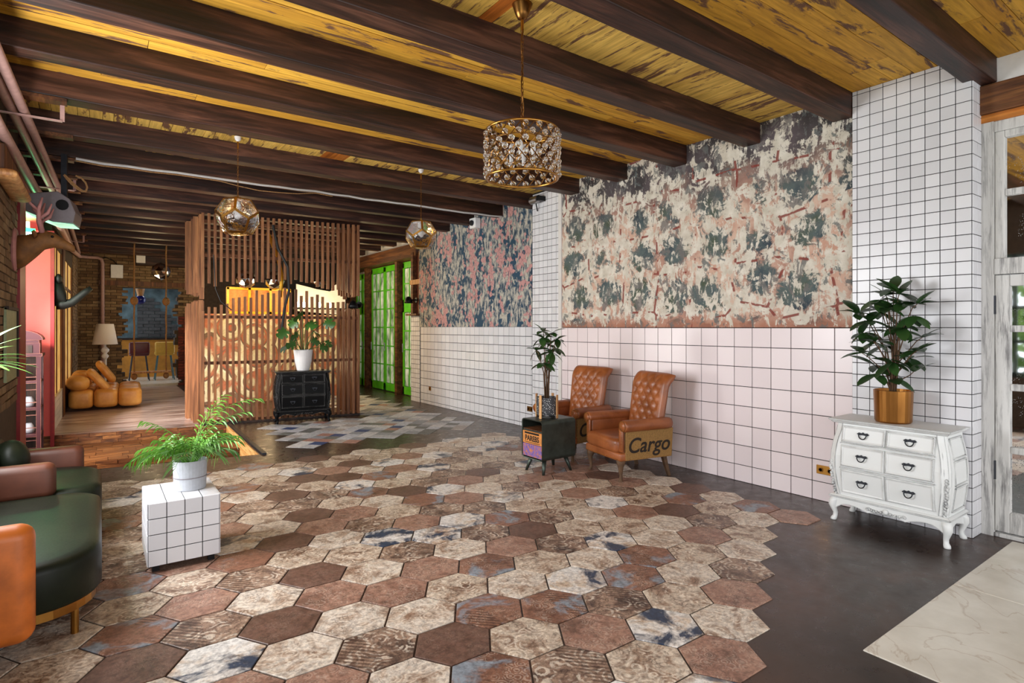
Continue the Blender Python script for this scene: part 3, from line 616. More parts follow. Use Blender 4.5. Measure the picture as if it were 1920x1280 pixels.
# far-left wall with two amber windows
fl_ = MB(); LX = -.56
for b in ((10.85, 18, 0, .5), (10.85, 18, 2.86, CZ), (12.78, 13.32, .5, 2.86), (15.7, 18, .5, 2.86), (10.85, 10.98, .5, 2.86)): fl_.box(LX-.35, LX, b[0], b[1], b[2], b[3])
wl2 = struct(fl_.build('wall_left_far', 'mortar'), 'dark brick wall with two amber windows in the far left room')
brick_wall(wl2, 'brick_brown', 15.8, 18, .1, 3.4, 'x', LX, 1, seed=6, lim=150)
tiles_z = cells(0, .5, .1)
for y0, y1 in cells(10.95, 12.78, .155):
    for z0, z1 in cells(0, .5, .1): MB().box(LX-.004, LX+.008, y0+.004, y1-.004, z0+.003, z1-.003).build('tile', 'tile_white', wl2)
for i, (y0, y1) in enumerate(((10.98, 12.78), (13.32, 15.7))):
    wn = struct(MB().box(LX-.04, LX-.02, y0, y1, .5, 2.86).build('window_%d' % (i+1), 'amber_blind'), ['amber lit window nearer the red doorway', 'amber lit window behind the honey leather couch'][i])
    for yy in (y0+.03, (y0+y1)/2, y1-.03): MB().box(LX-.025, LX-.005, yy-.03, yy+.03, .5, 2.86).build('window_frame', 'brown_wood', wn)
    MB().box(LX-.025, LX-.005, y0, y1, 2.3, 2.36).build('window_frame', 'brown_wood', wn)
    MB().box(LX-.08, LX+.01, y0, y1, .48, .515).build('window_sill', 'marble', wn)
    MB().box(LX-.08, LX, y0, y0+.02, .5, 2.86).build('reveal', 'amber_wall', wn); MB().box(LX-.08, LX, y1-.02, y1, .5, 2.86).build('reveal', 'amber_wall', wn)
t1 = struct(MB().box(LX-.025, LX+.012, 10.83, 10.98, 0, 2.98).build('trim_2', 'lintel_wood'), 'rough timber post between red doorway and first amber window')
t2 = struct(MB().box(LX-.02, LX+.02, 12.8, 13.3, 0, 2.98).build('trim_3', 'brown_wood'), 'rough timber post between the two amber windows')
for o in [wl2, t1, t2]+[x for x in bpy.data.objects if x.name in ('window_1', 'window_2')]:   # the far wall runs slightly out of square
    pv = Vector((-.56, 10.85, 0)); rm = Matrix.Rotation(R_(-1.04), 3, 'Z'); o.location = pv-rm @ pv; o.rotation_euler = (0, 0, R_(-1.04))
# back wall with ragged hole
def hole(x, z):
    l_ = .50+.07*math.sin(z*9)+.05*math.sin(z*23); r_ = 1.74+.07*math.sin(z*8+1)+.05*math.sin(z*21); return l_ < x < r_ and z < 2.62
bwm = MB(); HB = [(.5+.07*math.sin(z*9)+.05*math.sin(z*23), z) for z in [i*.1 for i in range(27)]]; HC = [(1.74+.07*math.sin(z*8+1)+.05*math.sin(z*21), z) for z in [i*.1 for i in range(27)]]
bwm.prism([(-.9, 0)]+HB+[(.5, 2.62), (-.9, 2.62)], 18.0, 18.32, 'xz') if False else None
for i in range(26):
    z0, z1 = i*.1, (i+1)*.1+(.02 if i == 25 else 0); bwm.box(-.9, HB[i][0], 18.0, 18.32, z0, z1); bwm.box(HC[i][0], 6.2, 18.0, 18.32, z0, z1)
bwm.box(-.9, 6.2, 18.0, 18.32, 2.62, CZ)
bw = struct(bwm.build('wall_back', 'mortar'), 'brick back wall with a ragged opening into the bar beyond')
brick_wall(bw, 'brick_brown', -.5, 2.3, .0, 3.55, 'y', 18.0, -1, skip=lambda x, z: hole(x, z) or (x > 1.6 and z < 1.85), seed=8, dep=(.006, .03))
brick_wall(bw, 'brick_red', 1.75, 2.5, .0, 1.85, 'y', 18.0, -1, seed=9, dep=(.006, .03), skip=hole)
MB().box(-.0, 2.3, 17.9, 18.02, 2.66, 2.78).build('timber_lintel', 'brown_wood', bw)
MB().box(.78, 2.5, 17.6, 18.02, 3.2, 3.52).build('timber_box', 'beam_wood', bw, bevel=.01)
# bar wall beyond the hole
ww = struct(MB().box(-.6, 3.2, 20.9, 21.1, 0, CZ).build('wall_bar', 'blue_plaster'), 'blue plaster and grey brick wall seen through the ragged opening')
MB().box(-.6, 3.2, 20.8, 20.92, 0, 1.2).build('lower_panel', 'amber_wall', ww); MB().box(-.6, 3.2, 20.72, 20.95, 1.2, 1.26).build('ledge', 'dark_wood', ww)
brick_wall(ww, 'brick_grey', .95, 2.3, 1.28, 2.5, 'y', 20.9, -1, skip=lambda x, z: z > 2.55-1.1*abs(x-1.25), seed=12, H_=.1, L=.3, dep=(.02, .05))
struct(MB().box(.3, 2.0, 18.1, 20.8, 0, .06).build('floor', 'marble'), 'pale raised floor in the bar beyond the opening')
# closing walls out of view
struct(MB().box(WX-.3, 6.3, -3.55, -3.4, 0, .5).box(WX-.3, 6.3, -3.55, -3.4, 3.2, CZ).build('wall_rear', 'plaster'), 'rear wall with the wide window band behind the viewer')
wn = struct(MB().box(WX-.2, WX-.14, 1.8, 3.7, .78, .86).build('window_3', 'frame_green_dark'), 'left wall window onto the garden, seen only in the mirror')
for yy in (1.83, 2.3, 2.75, 3.2, 3.67): MB().box(WX-.2, WX-.14, yy-.03, yy+.03, .78, 2.75).build('window_frame', 'frame_green_dark', wn)
for zz in (1.35, 1.9, 2.45, 2.72): MB().box(WX-.2, WX-.14, 1.8, 3.7, zz-.025, zz+.025).build('window_frame', 'frame_green_dark', wn)
wn = struct(MB().box(WX-.2, WX-.14, -3.0, 1.62, .78, .86).build('window_4', 'frame_green_dark'), 'left wall window band beside the viewer')
for i in range(8): MB().box(WX-.2, WX-.14, -2.97+i*.65, -2.91+i*.65, .78, 2.75).build('window_frame', 'frame_green_dark', wn)

wn = struct(MB().box(WX-.2, WX-.14, 3.8, 5.5, .95, 1.0).build('window_5', 'frame_green_dark'), 'left wall window above the green sofa, just out of frame')
for yy in (3.83, 4.65, 5.47): MB().box(WX-.2, WX-.14, yy-.03, yy+.03, .95, 2.75).build('window_frame', 'frame_green_dark', wn)
# ------------------------------------------------------------------ bombe chests
def chest(name, label, mat, loc, rz, W=.84, D=.41, H_=.835, hmat='iron', group=None):
    t_ = thing(name, label, 'chest', loc, rz, group); S = H_/.835; hw = W/2-.03
    prof = [(.205, .0, .0), (.22, .0, .0), (.30, .012, .016), (.42, .026, .03), (.54, .026, .03), (.66, .012, .014), (.76, -.012, -.01), (.80, -.015, -.014)]
    rings = []
    for z, e, g in prof:
        a_, f_ = hw+e, D/2-.03+g; cc = .035
        rings.append([(-a_, D/2-.02, z*S), (-a_, -f_+cc, z*S), (-a_+cc, -f_, z*S), (a_-cc, -f_, z*S), (a_, -f_+cc, z*S), (a_, D/2-.02, z*S)])
    MB().loft(rings).build('body', mat, t_)
    def fy(z):
        z /= S
        for i in range(len(prof)-1):
            if prof[i][0] <= z <= prof[i+1][0]:
                q = (z-prof[i][0])/(prof[i+1][0]-prof[i][0]); return -(D/2-.03+prof[i][2]*(1-q)+prof[i+1][2]*q), prof[i][1]*(1-q)+prof[i+1][1]*q
        return -(D/2-.03), 0
    # top slab with moulded edge
    tp = [(.80, .0), (.808, .012), (.815, .014), (.822, .026), (.832, .03), (.835, .028)]
    MB().loft([[(-hw-e, -D/2+.03-e, z*S), (hw+e, -D/2+.03-e, z*S), (hw+e, D/2-.01, z*S), (-hw-e, D/2-.01, z*S)] for z, e in tp]).build('top', mat, t_)
    # base moulding
    MB().loft([[(-hw-e, -D/2+.03-e, z*S), (hw+e, -D/2+.03-e, z*S), (hw+e, D/2-.015, z*S), (-hw-e, D/2-.015, z*S)] for z, e in ((.188, .012), (.194, .026), (.204, .028), (.21, .02), (.216, .008))]).build('base_moulding', mat, t_)
    # drawers: three rows of two
    rows = [(.655, .785), (.46, .63), (.245, .435)]; dw_ = hw-.07
    for z0, z1 in rows:
        for sx in (-1, 1):
            x0, x1 = (.004, dw_) if sx > 0 else (-dw_, -.004); rg = []
            for ins, out in ((0, -.004), (0, .012), (.008, .016), (.02, .010)):
                r_ = []
                for zz in (z0+ins, z1-ins):
                    y_, _ = fy(zz*S); r_ += [(x0+ins, y_-out, zz*S), (x1-ins, y_-out, zz*S)]
                rg.append([r_[0], r_[1], r_[3], r_[2]])
            dr = MB().loft(rg).build('drawer', mat, t_)
            hx, hz = (x0+x1)/2, ((z0+z1)/2+.012)*S; y_ = fy(hz)[0]-.014
            hd = MB(); pl = [(-.045, 0), (-.03, .012), (-.012, .008), (0, .016), (.012, .008), (.03, .012), (.045, 0), (.03, -.01), (.0, -.006), (-.03, -.01)]
            hd.prism([(hx+p[0], hz+p[1]) for p in pl], y_-.004, y_+.002, 'xz'); hd.tube([(hx+.028*math.cos(a_), y_-.012-.006*math.sin(-a_), hz-.004+.034*math.sin(a_)) for a_ in [math.pi+math.pi*i/10 for i in range(11)]], .0042, 6)
            hd.ball((hx-.028, y_-.008, hz-.002), .007, 6, 4).ball((hx+.028, y_-.008, hz-.002), .007, 6, 4)
            h_ = hd.build('handle', hmat, dr)
    for z in (.645, .447): # rails between rows
        y_ = fy(z*S)[0]; MB().bar((-dw_-.005, y_-.006, z*S), (dw_+.005, y_-.006, z*S), .02, .011).build('rail', mat, t_)
    for sx in (-1, 1):   # side panels, corner stiles with carving
        for z0, z1 in ((.63, .77), (.44, .61), (.25, .42)):
            m = MB(); e0, e1 = fy(z0*S)[1], fy(z1*S)[1]; em = fy((z0+z1)/2*S)[1]
            for (ya, za, yb, zb) in ((-.11, z0, .13, z0), (-.11, z1, .13, z1)): m.bar((sx*(hw+fy(za*S)[1]+.004), ya, za*S), (sx*(hw+fy(zb*S)[1]+.004), yb, zb*S), .012, .012)
            for yy in (-.11, .13): m.bar((sx*(hw+e0+.004), yy, z0*S), (sx*(hw+e1+.004), yy, z1*S), .012, .012)
            m.build('side_panel', mat, t_)
        cv = MB()
        for i in range(14):
            z = (.225+.02*i)*S; y_, e = fy(z); a_ = i*1.9
            cv.ball((sx*(hw+e-.018+.008*math.sin(a_)), y_+.010-.004, z), .013, 6, 5, (1, .8, 1.2)); cv.tube([(sx*(hw+e-.018+.012*math.cos(q)), y_-.0, z+.010*math.sin(q)) for q in [k*.7 for k in range(7)]], .0035, 4)
        cv.build('carving', mat, t_, smooth=True)
        MB().loft([[(sx*(hw+fy(z*S)[1]-.052), fy(z*S)[0]-.008, z*S), (sx*(hw+fy(z*S)[1]-.01), fy(z*S)[0]+.012, z*S), (sx*(hw+fy(z*S)[1]-.012), fy(z*S)[0]+.04, z*S), (sx*(hw+fy(z*S)[1]-.052), fy(z*S)[0]+.03, z*S)] for z in [.22+.058*i for i in range(11)]]).build('stile', mat, t_)
    # scalloped apron front and sides
    pts = [(-hw, .192)]; n_ = 36
    for i in range(n_+1):
        u = -1+2*i/n_; z = .118+.03*abs(math.cos(u*math.pi*1.5))-.012*math.exp(-(u*5)**2)-(.03*max(0, abs(u)-.8)/.2); pts.append((u*hw, z))
    pts.append((hw, .192)); MB().prism([(p[0], p[1]*S) for p in pts], -D/2+.018, -D/2+.04, 'xz').build('apron', mat, t_)
    for sx in (-1, 1): MB().prism([(-D/2+.03, .19*S), (-D/2+.05, .11*S), (-.02, .15*S), (D/2-.06, .11*S), (D/2-.03, .19*S)], sx*(hw-.01), sx*(hw+.008), 'yz').build('apron', mat, t_)
    cv = MB()
    for i in range(9):
        u = (i-4)/4; cv.tube([(u*.12+.014*math.cos(q)*(1+.3*math.cos(i)), -D/2+.014, .148*S+.010*math.sin(q)+.006*math.cos(u*6)) for q in [k*.7 for k in range(8)]], .005, 5); cv.ball((u*.13, -D/2+.014, .15*S), .010, 6, 5)
    cv.ball((0, -D/2+.012, .160*S), .022, 8, 6, (1, .5, 1)); cv.build('carving', mat, t_, smooth=True)
    # cabriole legs
    for sx in (-1, 1):
        for sy in (-1, 1):
            bx, by = sx*(hw-.01), (-D/2+.04 if sy < 0 else D/2-.06); ox, oy = sx*.7, sy*.7
            path = [(.19, .0, .034), (.16, .016, .036), (.125, .022, .032), (.09, .012, .024), (.06, .0, .019), (.035, .002, .019), (.018, .012, .025), (.004, .016, .024), (0, .016, .02)]
            MB().loft([[(bx+ox*o_+r_*math.cos(q)*.95, by+oy*o_+r_*math.sin(q)*.95, z*S) for q in [2*math.pi*k/10 for k in range(10)]] for z, o_, r_ in path]).build('leg', mat, t_, smooth=True)
    return t_
chest('chest_of_drawers', 'distressed white carved chest of drawers against the white tiled pillar', 'chest_white', (5.095, 1.895, 0), R_(-90))
chest('chest_of_drawers', 'black scuffed chest of drawers in front of the slatted partition', 'chest_black', (2.79, 9.925, 0), R_(-8.8), .88, .4, .85)

# ------------------------------------------------------------------ tufted armchairs
TX, TZ = .062, .075
def armchair(label, loc, rz):
    t_ = thing('armchair', label, 'armchair', loc, rz, 'tufted leather armchairs by the pink wall')
    MB().rbox(-.285, .285, -.38, .22, .285, .445, .045, 4, .02).build('seat', 'cognac', t_, smooth=True)
    MB().rbox(-.33, .33, -.365, .30, .215, .30, .018, 3).build('seat_rail', 'cognac', t_, smooth=True)
    # back with roll-over top
    def ctr(v):
        z = .30+.795*v; y = .17+.13*v
        if v > .8: q = (v-.8)/.2; y += .075*q*q; z -= .03*q*q
        return y, z
    nu, nv = 40, 52; hw = lambda v: .265+.035*v; fr = []; bk = []
    for i in range(nv+1):
        v = i/nv; y0, z0 = ctr(v); y1, z1 = ctr(min(1, v+.01)); y2, z2 = ctr(max(0, v-.01)); tx, tz = y1-y2, z1-z2; L = math.hypot(tx, tz); ny, nz = -tz/L, tx/L
        a_, b = [], []
        for j in range(nu+1):
            u = -1+2*j/nu; x = u*hw(v); ed = 1-abs(u)**8; th = .05*(ed**.5 if ed > 0 else 0)
            if .18 < v < .94 and abs(u) < .8:
                p, q = x/TX+(z0-.5)/TZ, x/TX-(z0-.5)/TZ; pf = (abs(math.sin(math.pi*p/2))*abs(math.sin(math.pi*q/2)))**.35; fd = min(1, (v-.18)/.08, (.94-v)/.06, (.8-abs(u))/.1); th += .034*(pf-.75)*fd
            tq = 1 if v < .93 else math.sqrt(max(0, 1-((v-.93)/.07)**2))*.8+.2
            a_.append((x, y0+ny*th*tq, z0+nz*th*tq)); b.append((x, y0-ny*.05*tq*(ed**.5 if ed > 0 else 0), z0-nz*.05*tq))
        fr.append(a_+b[::-1])
    MB().loft(fr).build('backrest', 'cognac', t_, smooth=True)
    for p in range(-12, 13):
        for q in range(-12, 13):
            x, z = (p+q)*TX, .5+(p-q)*TZ; v = (z-.30)/.795
            if abs(x) < .22 and .22 < v < .92: y0, _ = ctr(v); MB().ball((x, y0-.034, z+.004), .009, 6, 4).build('tuft_button', 'cognac', t_, smooth=True)
    for sx in (-1, 1):
        cx_, cz_, r_ = sx*.335, .575, .062
        prof = [(cx_+r_*math.cos(q), cz_+r_*math.sin(q)) for q in [math.pi*(-.35)+k*2*math.pi/18 for k in range(18)]]
        rg = []
        for y, s_ in ((-.335, .86), (-.325, .97), (-.31, 1), (.0, 1), (.22, 1.0), (.26, .9)): rg.append([(cx_+(p[0]-cx_)*s_, y, cz_+(p[1]-cz_)*s_) for p in prof])
        arm = MB().loft(rg).rbox(min(cx_-sx*.055, cx_-sx*.02), max(cx_-sx*.055, cx_-sx*.02), -.31, .24, .26, .56, .015, 3); arm.build('armrest', 'cognac', t_, smooth=True)
        fa = MB().loft([[(cx_+.052*math.cos(q), -.337-d_, cz_+.052*math.sin(q)) for q in [k*math.pi/8 for k in range(16)]] for d_ in (0, .008)]); fa.rbox(min(cx_-sx*.06, cx_-sx*.0), max(cx_-sx*.06, cx_), -.345, -.318, .31, .56, .008, 2)
        ft = fa.build('arm_front', 'cognac', t_, smooth=True)
        nl = MB()
        for k in range(22): q = k*2*math.pi/22; nl.ball((cx_+.05*math.cos(q), -.346, cz_+.05*math.sin(q)), .0045, 5, 4)
        for k in range(10): nl.ball((cx_-sx*.054, -.346, .33+.022*k), .0045, 5, 4); nl.ball((cx_-sx*.006, -.346, .33+.02*k), .0045, 5, 4)
        nl.build('nail_trim', 'brass', ft)['kind'] = 'stuff'
        sp = MB().prism([(-.30, .225), (.28, .225), (.30, .52), (.24, .545), (-.30, .545)], sx*.318, sx*.345, 'yz').build('burlap_side', 'burlap', t_)
        text('Cargo', .215, 'ink', sp, (sx*.347, -.02, .365), (R_(90), 0, R_(90*sx)), sx=1.0, bold=.003, shear=.25)
        nb = MB()
        for k in range(26): nb.ball((sx*.346, -.3+.022*k, .232), .004, 5, 4)
        nb.build('nail_trim', 'brass', t_)['kind'] = 'stuff'
        # legs: cabriole in front, raked behind
        MB().loft([[(sx*(.275+o_)+r_*math.cos(q), -.315-o_+r_*math.sin(q), z) for q in [2*math.pi*k/10 for k in range(10)]] for z, o_, r_ in ((.225, 0, .052), (.19, .006, .044), (.15, .012, .03), (.1, .008, .021), (.05, .002, .016), (.02, .008, .02), (.006, .016, .024), (0, .018, .02))]).build('leg', 'stem', t_, smooth=True)
        MB().loft([[(sx*(.26+.01*k)+a_*w_, .24+.03*k+b*w_, z) for a_, b in ((-1, -1), (1, -1), (1, 1), (-1, 1))] for k, z, w_ in ((0, .225, .024), (1, .1, .019), (2, 0, .015))]).build('leg', 'stem', t_)
    n3 = MB()
    for k in range(27): n3.ball((-.31+.0238*k, -.368, .235), .004, 5, 4); n3.ball((-.26+.02*k, -.383, .385), .004, 5, 4)
    n3.build('nail_trim', 'brass', t_)['kind'] = 'stuff'
    MB().prism([(-.235, .31), (.235, .31), (.25, .88), (-.25, .88)], .0, .008, 'xz').build('back_panel', 'burlap', t_, loc=(0, .163, 0), rot=(R_(-9.5), 0, 0))
    return t_
a1 = armchair('tufted cognac leather armchair nearer the white chest, turned slightly to the side table', (4.70, 4.32, 0), R_(-101))
a2 = dup(a1, (4.80, 5.33, 0), R_(-86), 'tufted cognac leather armchair partly hidden behind the small metal side table')

# ------------------------------------------------------------------ small metal side table and potted plant
st = thing('side_table', 'small dark steel side table with open shelf and stencilled orange drawers', 'side table', (4.03, 4.90, 0), 0)
x0, x1, y0, y1, z0, z1 = -.235, .235, -.18, .18, .155, .585
def rr(ya, yb, za, zb, r, x, n_=5):
    o_ = []
    for (cy_, cz_, s_) in ((yb-r, zb-r, 0), (ya+r, zb-r, 1), (ya+r, za+r, 2), (yb-r, za+r, 3)):
        for i in range(n_+1): q = math.pi/2*(s_+i/n_); o_.append((x, cy_+r*math.cos(q), cz_+r*math.sin(q)))
    return o_
MB().loft([rr(y0+.012, y1-.012, z0+.012, z1-.012, .03, x0+.004), rr(y0, y1, z0, z1, .04, x0), rr(y0, y1, z0, z1, .04, x1), rr(y0+.012, y1-.012, z0+.012, z1-.012, .03, x1), rr(y0+.014, y1-.014, z0+.014, z1-.014, .03, x0+.06)], cap=False).build('shell', 'table_steel', st)
MB().box(x1-.02, x1-.004, y0+.012, y1-.012, z0+.012, z1-.012).build('back_plate', 'table_steel', st)
MB().box(x0+.01, x1-.01, y0+.01, y1-.01, .455, .465).build('shelf', 'table_steel', st); MB().box(x0+.012, x1-.03, y0+.014, y1-.014, .47, .475).build('shelf_liner', 'brown_wood', st)
d1 = MB().box(x0+.004, x1-.03, y0+.016, y1-.016, .318, .45).build('drawer', 'drawer_orange', st, bevel=.003); d2 = MB().box(x0+.004, x1-.03, y0+.016, y1-.016, .178, .314).build('drawer', 'purple_drawer', st, bevel=.003)
MB().box(x0-.004, x0+.006, -.12, .12, .425, .442).build('handle_slot', 'black_metal', d1); text('PAREBS', .082, 'ink', d1, (x0+.002, 0, .375), (R_(90), 0, R_(-90)), sx=.9, bold=.002)
MB().box(x0-.001, x0+.005, -.13, .13, .332, .336).build('print_line', 'ink', d1)
for sx, sy in ((-1, -1), (-1, 1), (1, -1), (1, 1)): MB().loft([[(sx*(.15+o_)+r_*math.cos(q), sy*(.11+o_*.9)+r_*math.sin(q), z) for q in [2*math.pi*k/10 for k in range(10)]] for z, o_, r_ in ((.158, 0, .026), (.08, .022, .02), (0, .045, .014))]).build('leg', 'table_steel', st, smooth=True)
# leaf shapes
def leafmesh(name, mat, L=.16, W=.03, fold=.25, droop=.25, n_=6, tip=1.):
    rows = []
    for i in range(n_+1):
        u = i/n_; w_ = W*(math.sin(math.pi*min(1, u*.93+.05))**.75)*(1 if u < .98 else .15); z = -droop*L*u*u
        rows.append([(u*L, -w_, z+fold*w_), (u*L, 0, z), (u*L, w_, z+fold*w_)])
    v = [p for r in rows for p in r]; f_ = []
    for i in range(n_):
        for j in range(2): a_ = i*3+j; f_.append((a_, a_+1, a_+4, a_+3))
    m = MB().add(v, f_); me = m.mesh(name, mat, True); return me
LF = leafmesh('leaf', 'leaf_dark', .15, .037, .15, .2); LF2 = leafmesh('leaf', 'leaf_dark', .13, .031, .15, .3); LB = leafmesh('leaf', 'leaf_mon', .12, .027)
def whorl(par, p, n_, L, tilt, me, az=None):
    for i in range(n_):
        a_ = 2*math.pi*(i+random.uniform(-.25, .25))/n_+(az or 0); inst(me, 'leaf', par, p, (random.uniform(-.3, .3), R_(tilt-18+random.uniform(-38, 38)), a_), (L*random.uniform(.8, 1.15),)*3)
def shrub(par, z0, branches, me, L=1., seed=1, stemr=.006):
    random.seed(seed); sb = MB()
    for (bx, by, bz, n_, tilt) in branches:
        mid = (bx*.25+random.uniform(-.02, .02), by*.25+random.uniform(-.02, .02), z0+(bz-z0)*.55); sb.tube([(random.uniform(-.02, .02), random.uniform(-.02, .02), z0), mid, (bx*.8, by*.8, bz-.03), (bx, by, bz)], [stemr, stemr*.85, stemr*.6, stemr*.45], 6); whorl(par, (bx, by, bz), n_, L, tilt, me, random.random()*6)
    sb.build('stem', 'stem', par, smooth=True)
# terrazzo pot on wooden stand
tp = thing('potted_plant', 'leafy plant in a speckled black pot with wooden stand on the side table', 'plant', (4.02, 4.92, .587), 0)
MB().lathe([(.0, .03), (.108, .03), (.115, .05), (.118, .225), (.106, .225), (.1, .19), (0, .19)], 24, cap=False).build('pot', 'terrazzo_black', tp, smooth=False); MB().lathe([(.0, .195), (.104, .195)], 20, cap=False).build('soil', 'soil', tp)
for q in (R_(200), R_(290), R_(20), R_(110)): MB().bar((.132*math.cos(q), .132*math.sin(q), 0), (.132*math.cos(q), .132*math.sin(q), .255), .028, .012, (math.cos(q), math.sin(q), 0)).build('stand_leg', 'pale_wood', tp)
MB().bar((-.13, .0, .022), (.13, .0, .022), .02, .016).bar((0, -.13, .022), (0, .13, .022), .02, .016).build('stand_cross', 'black_metal', tp)
shrub(tp, .19, [(-.06, .0, .88, 7, 12), (.02, .05, .80, 6, 20), (.12, -.04, .86, 7, 8), (-.10, .06, .74, 6, 25), (.0, -.08, .72, 6, 30), (.05, .04, .62, 5, 25), (-.07, -.03, .60, 5, 30), (.06, -.02, .93, 5, 0), (-.03, .03, .95, 5, 0), (.15, .03, .76, 5, 20)], LF2, 1.12, 4, .007)
# brass pot with large bushy plant
bp = thing('potted_plant', 'tall bushy plant in a round brass pot on the white chest', 'plant', (5.07, 1.905, .837), 0)
MB().lathe([(0, 0), (.118, 0), (.126, .012), (.134, .25), (.128, .252), (.124, .2), (0, .2)], 32, cap=False).build('pot', 'copper_pot', bp, smooth=False); MB().lathe([(0, .205), (.124, .205)], 20, cap=False).build('soil', 'soil', bp)
random.seed(90); BR_ = [(0, .0, 1.04, 6, -5), (-.05, -.06, 1.0, 6, 0), (.05, .07, 1.0, 6, 0), (-.03, .24, .86, 7, 5), (-.02, -.17, .92, 6, 0)]
for i in range(20): zz = .34+.62*i/19; rr_ = .05+.17*math.sin(math.pi*min(1, (zz-.25)/.75)); aa = i*2.4; BR_.append((rr_*math.cos(aa)*.45-.04, rr_*math.sin(aa), zz, 6 if i > 3 else 4, 14))
shrub(bp, .2, BR_, LF, 1.12, 9)

# ------------------------------------------------------------------ tiled cube with potted palm
cu = thing('tiled_cube', 'low cube table clad in square white tiles with dark joints', 'table', (.46, 4.575, 0), 0)
cz0, cz1 = .05, .455; MB().box(-.205, .205, -.26, .26, cz0, cz1-.006).build('core', 'grout', cu)
tw = .41/4; th_ = (cz1-cz0)/4; td = .52/5
for i in range(4):
    for j in range(4):
        for y in (-1, 1): inst(tile_mesh(tw-.005, th_-.005, 'tile_white'), 'tile', cu, (-.205+tw*(i+.5), y*.26, cz0+th_*(j+.5)), (0, 0, R_(90 if y < 0 else -90)))
    for j in range(5):
        inst(tile_mesh(td-.005, th_-.005, 'tile_white'), 'tile', cu, (-.205, -.26+td*(j+.5), cz0+th_*(i+.5))); inst(tile_mesh(td-.005, th_-.005, 'tile_white'), 'tile', cu, (.205, -.26+td*(j+.5), cz0+th_*(i+.5)), (0, 0, R_(180)))
        inst(tile_mesh(td-.005, tw-.005, 'tile_white'), 'tile', cu, (-.205+tw*(i+.5), -.26+td*(j+.5), cz1-.007), (0, R_(90), 0))
for sx in (-1, 1):
    for sy in (-1, 1): MB().box(sx*.16-.02, sx*.16+.02, sy*.21-.02, sy*.21+.02, 0, .052).build('foot', 'black_metal', cu)
pp = thing('potted_palm', 'feathery green palm in a smooth grey pot on the tiled cube', 'plant', (.52, 4.58, .456), 0)
MB().lathe([(0, 0), (.098, 0), (.1, .004), (.107, .2), (.1, .2), (.098, .16), (0, .16)], 32, cap=False).build('pot', 'pot_grey', pp, smooth=False); MB().lathe([(.1035, .082), (.106, .083), (.1065, .087), (.1045, .088)], 32, cap=False).build('pot_groove', 'grey_housing', pp); MB().lathe([(0, .165), (.099, .165)], 20, cap=False).build('soil', 'soil', pp)
def frond(par, base, az, L, rise, bend, nl, lw, ll, mat='leaf_palm', seed=0):
    random.seed(seed); b = MB(); ca, sa = math.cos(az), math.sin(az); x, z = 0, 0; P = []
    for i in range(13): u = i/12; an = rise-bend*u; P.append((x, z)); x += L/12*math.cos(an); z += L/12*math.sin(an)
    W_ = lambda p, s_=0: Vector((base[0]+p[0]*ca-s_*sa, base[1]+p[0]*sa+s_*ca, base[2]+p[1]))
    b.tube([W_(p) for p in P], [.003-.002*i/12 for i in range(13)], 5)
    for k in range(nl):
        u = .30+.70*k/(nl-1); i = min(11, int(u*12)); f_ = u*12-i; p = (P[i][0]*(1-f_)+P[i+1][0]*f_, P[i][1]*(1-f_)+P[i+1][1]*f_); an = rise-bend*u
        for sd in (-1, 1):
            l_ = ll*(math.sin(math.pi*(.2+.7*(k/(nl-1))))**.5)*random.uniform(.8, 1.15); w_ = lw*random.uniform(.85, 1.2); q = []; dr = random.uniform(.35, .9); sp_ = random.uniform(.5, .8)
            for m in range(5):
                s_ = m/4; xx = p[0]+l_*.6*s_*math.cos(an); zz = p[1]+l_*.6*s_*math.sin(an)-l_*dr*s_*s_+.15*l_*s_; yy = sd*l_*sp_*s_; wd = w_*(math.sin(math.pi*(.1+.88*s_)))
                q.append((W_((xx-wd*.8, zz-wd*.35), yy), W_((xx+wd*.8, zz+wd*.35), yy+sd*wd*.3)))
            b.add([v for r in q for v in r], [(2*m, 2*m+1, 2*m+3, 2*m+2) for m in range(4)])
    return b.build('frond', mat, par, smooth=True)
random.seed(2); NF = 24
for i in range(NF):
    az = R_(360*i/NF*1.0)+random.uniform(-.12, .12); inner = i % 3 == 0
    frond(pp, (.03*math.cos(az), .03*math.sin(az), .16), az, random.uniform(.22, .30) if inner else random.uniform(.30, .40), R_(random.uniform(74, 86) if inner else random.uniform(56, 72)), random.uniform(1.3, 1.9), 10, .0062, .12, seed=i)
for i in range(16):
    az = random.uniform(0, 6.28); frond(pp, (.045*math.cos(az), .045*math.sin(az), .16), az, random.uniform(.18, .27), R_(random.uniform(76, 89)), random.uniform(.7, 1.3), 8, .0085, .115, seed=70+i)
for i, (az, L, rs, bd) in enumerate([(R_(8), .70, R_(88), 1.7), (R_(40), .56, R_(86), 1.1), (R_(170), .44, R_(86), 1.3), (R_(-15), .54, R_(85), 1.5), (R_(20), .48, R_(88), .9)]): frond(pp, (.02*math.cos(az), .02*math.sin(az), .16), az, L, rs, bd, 11, .0065, .12, seed=40+i)

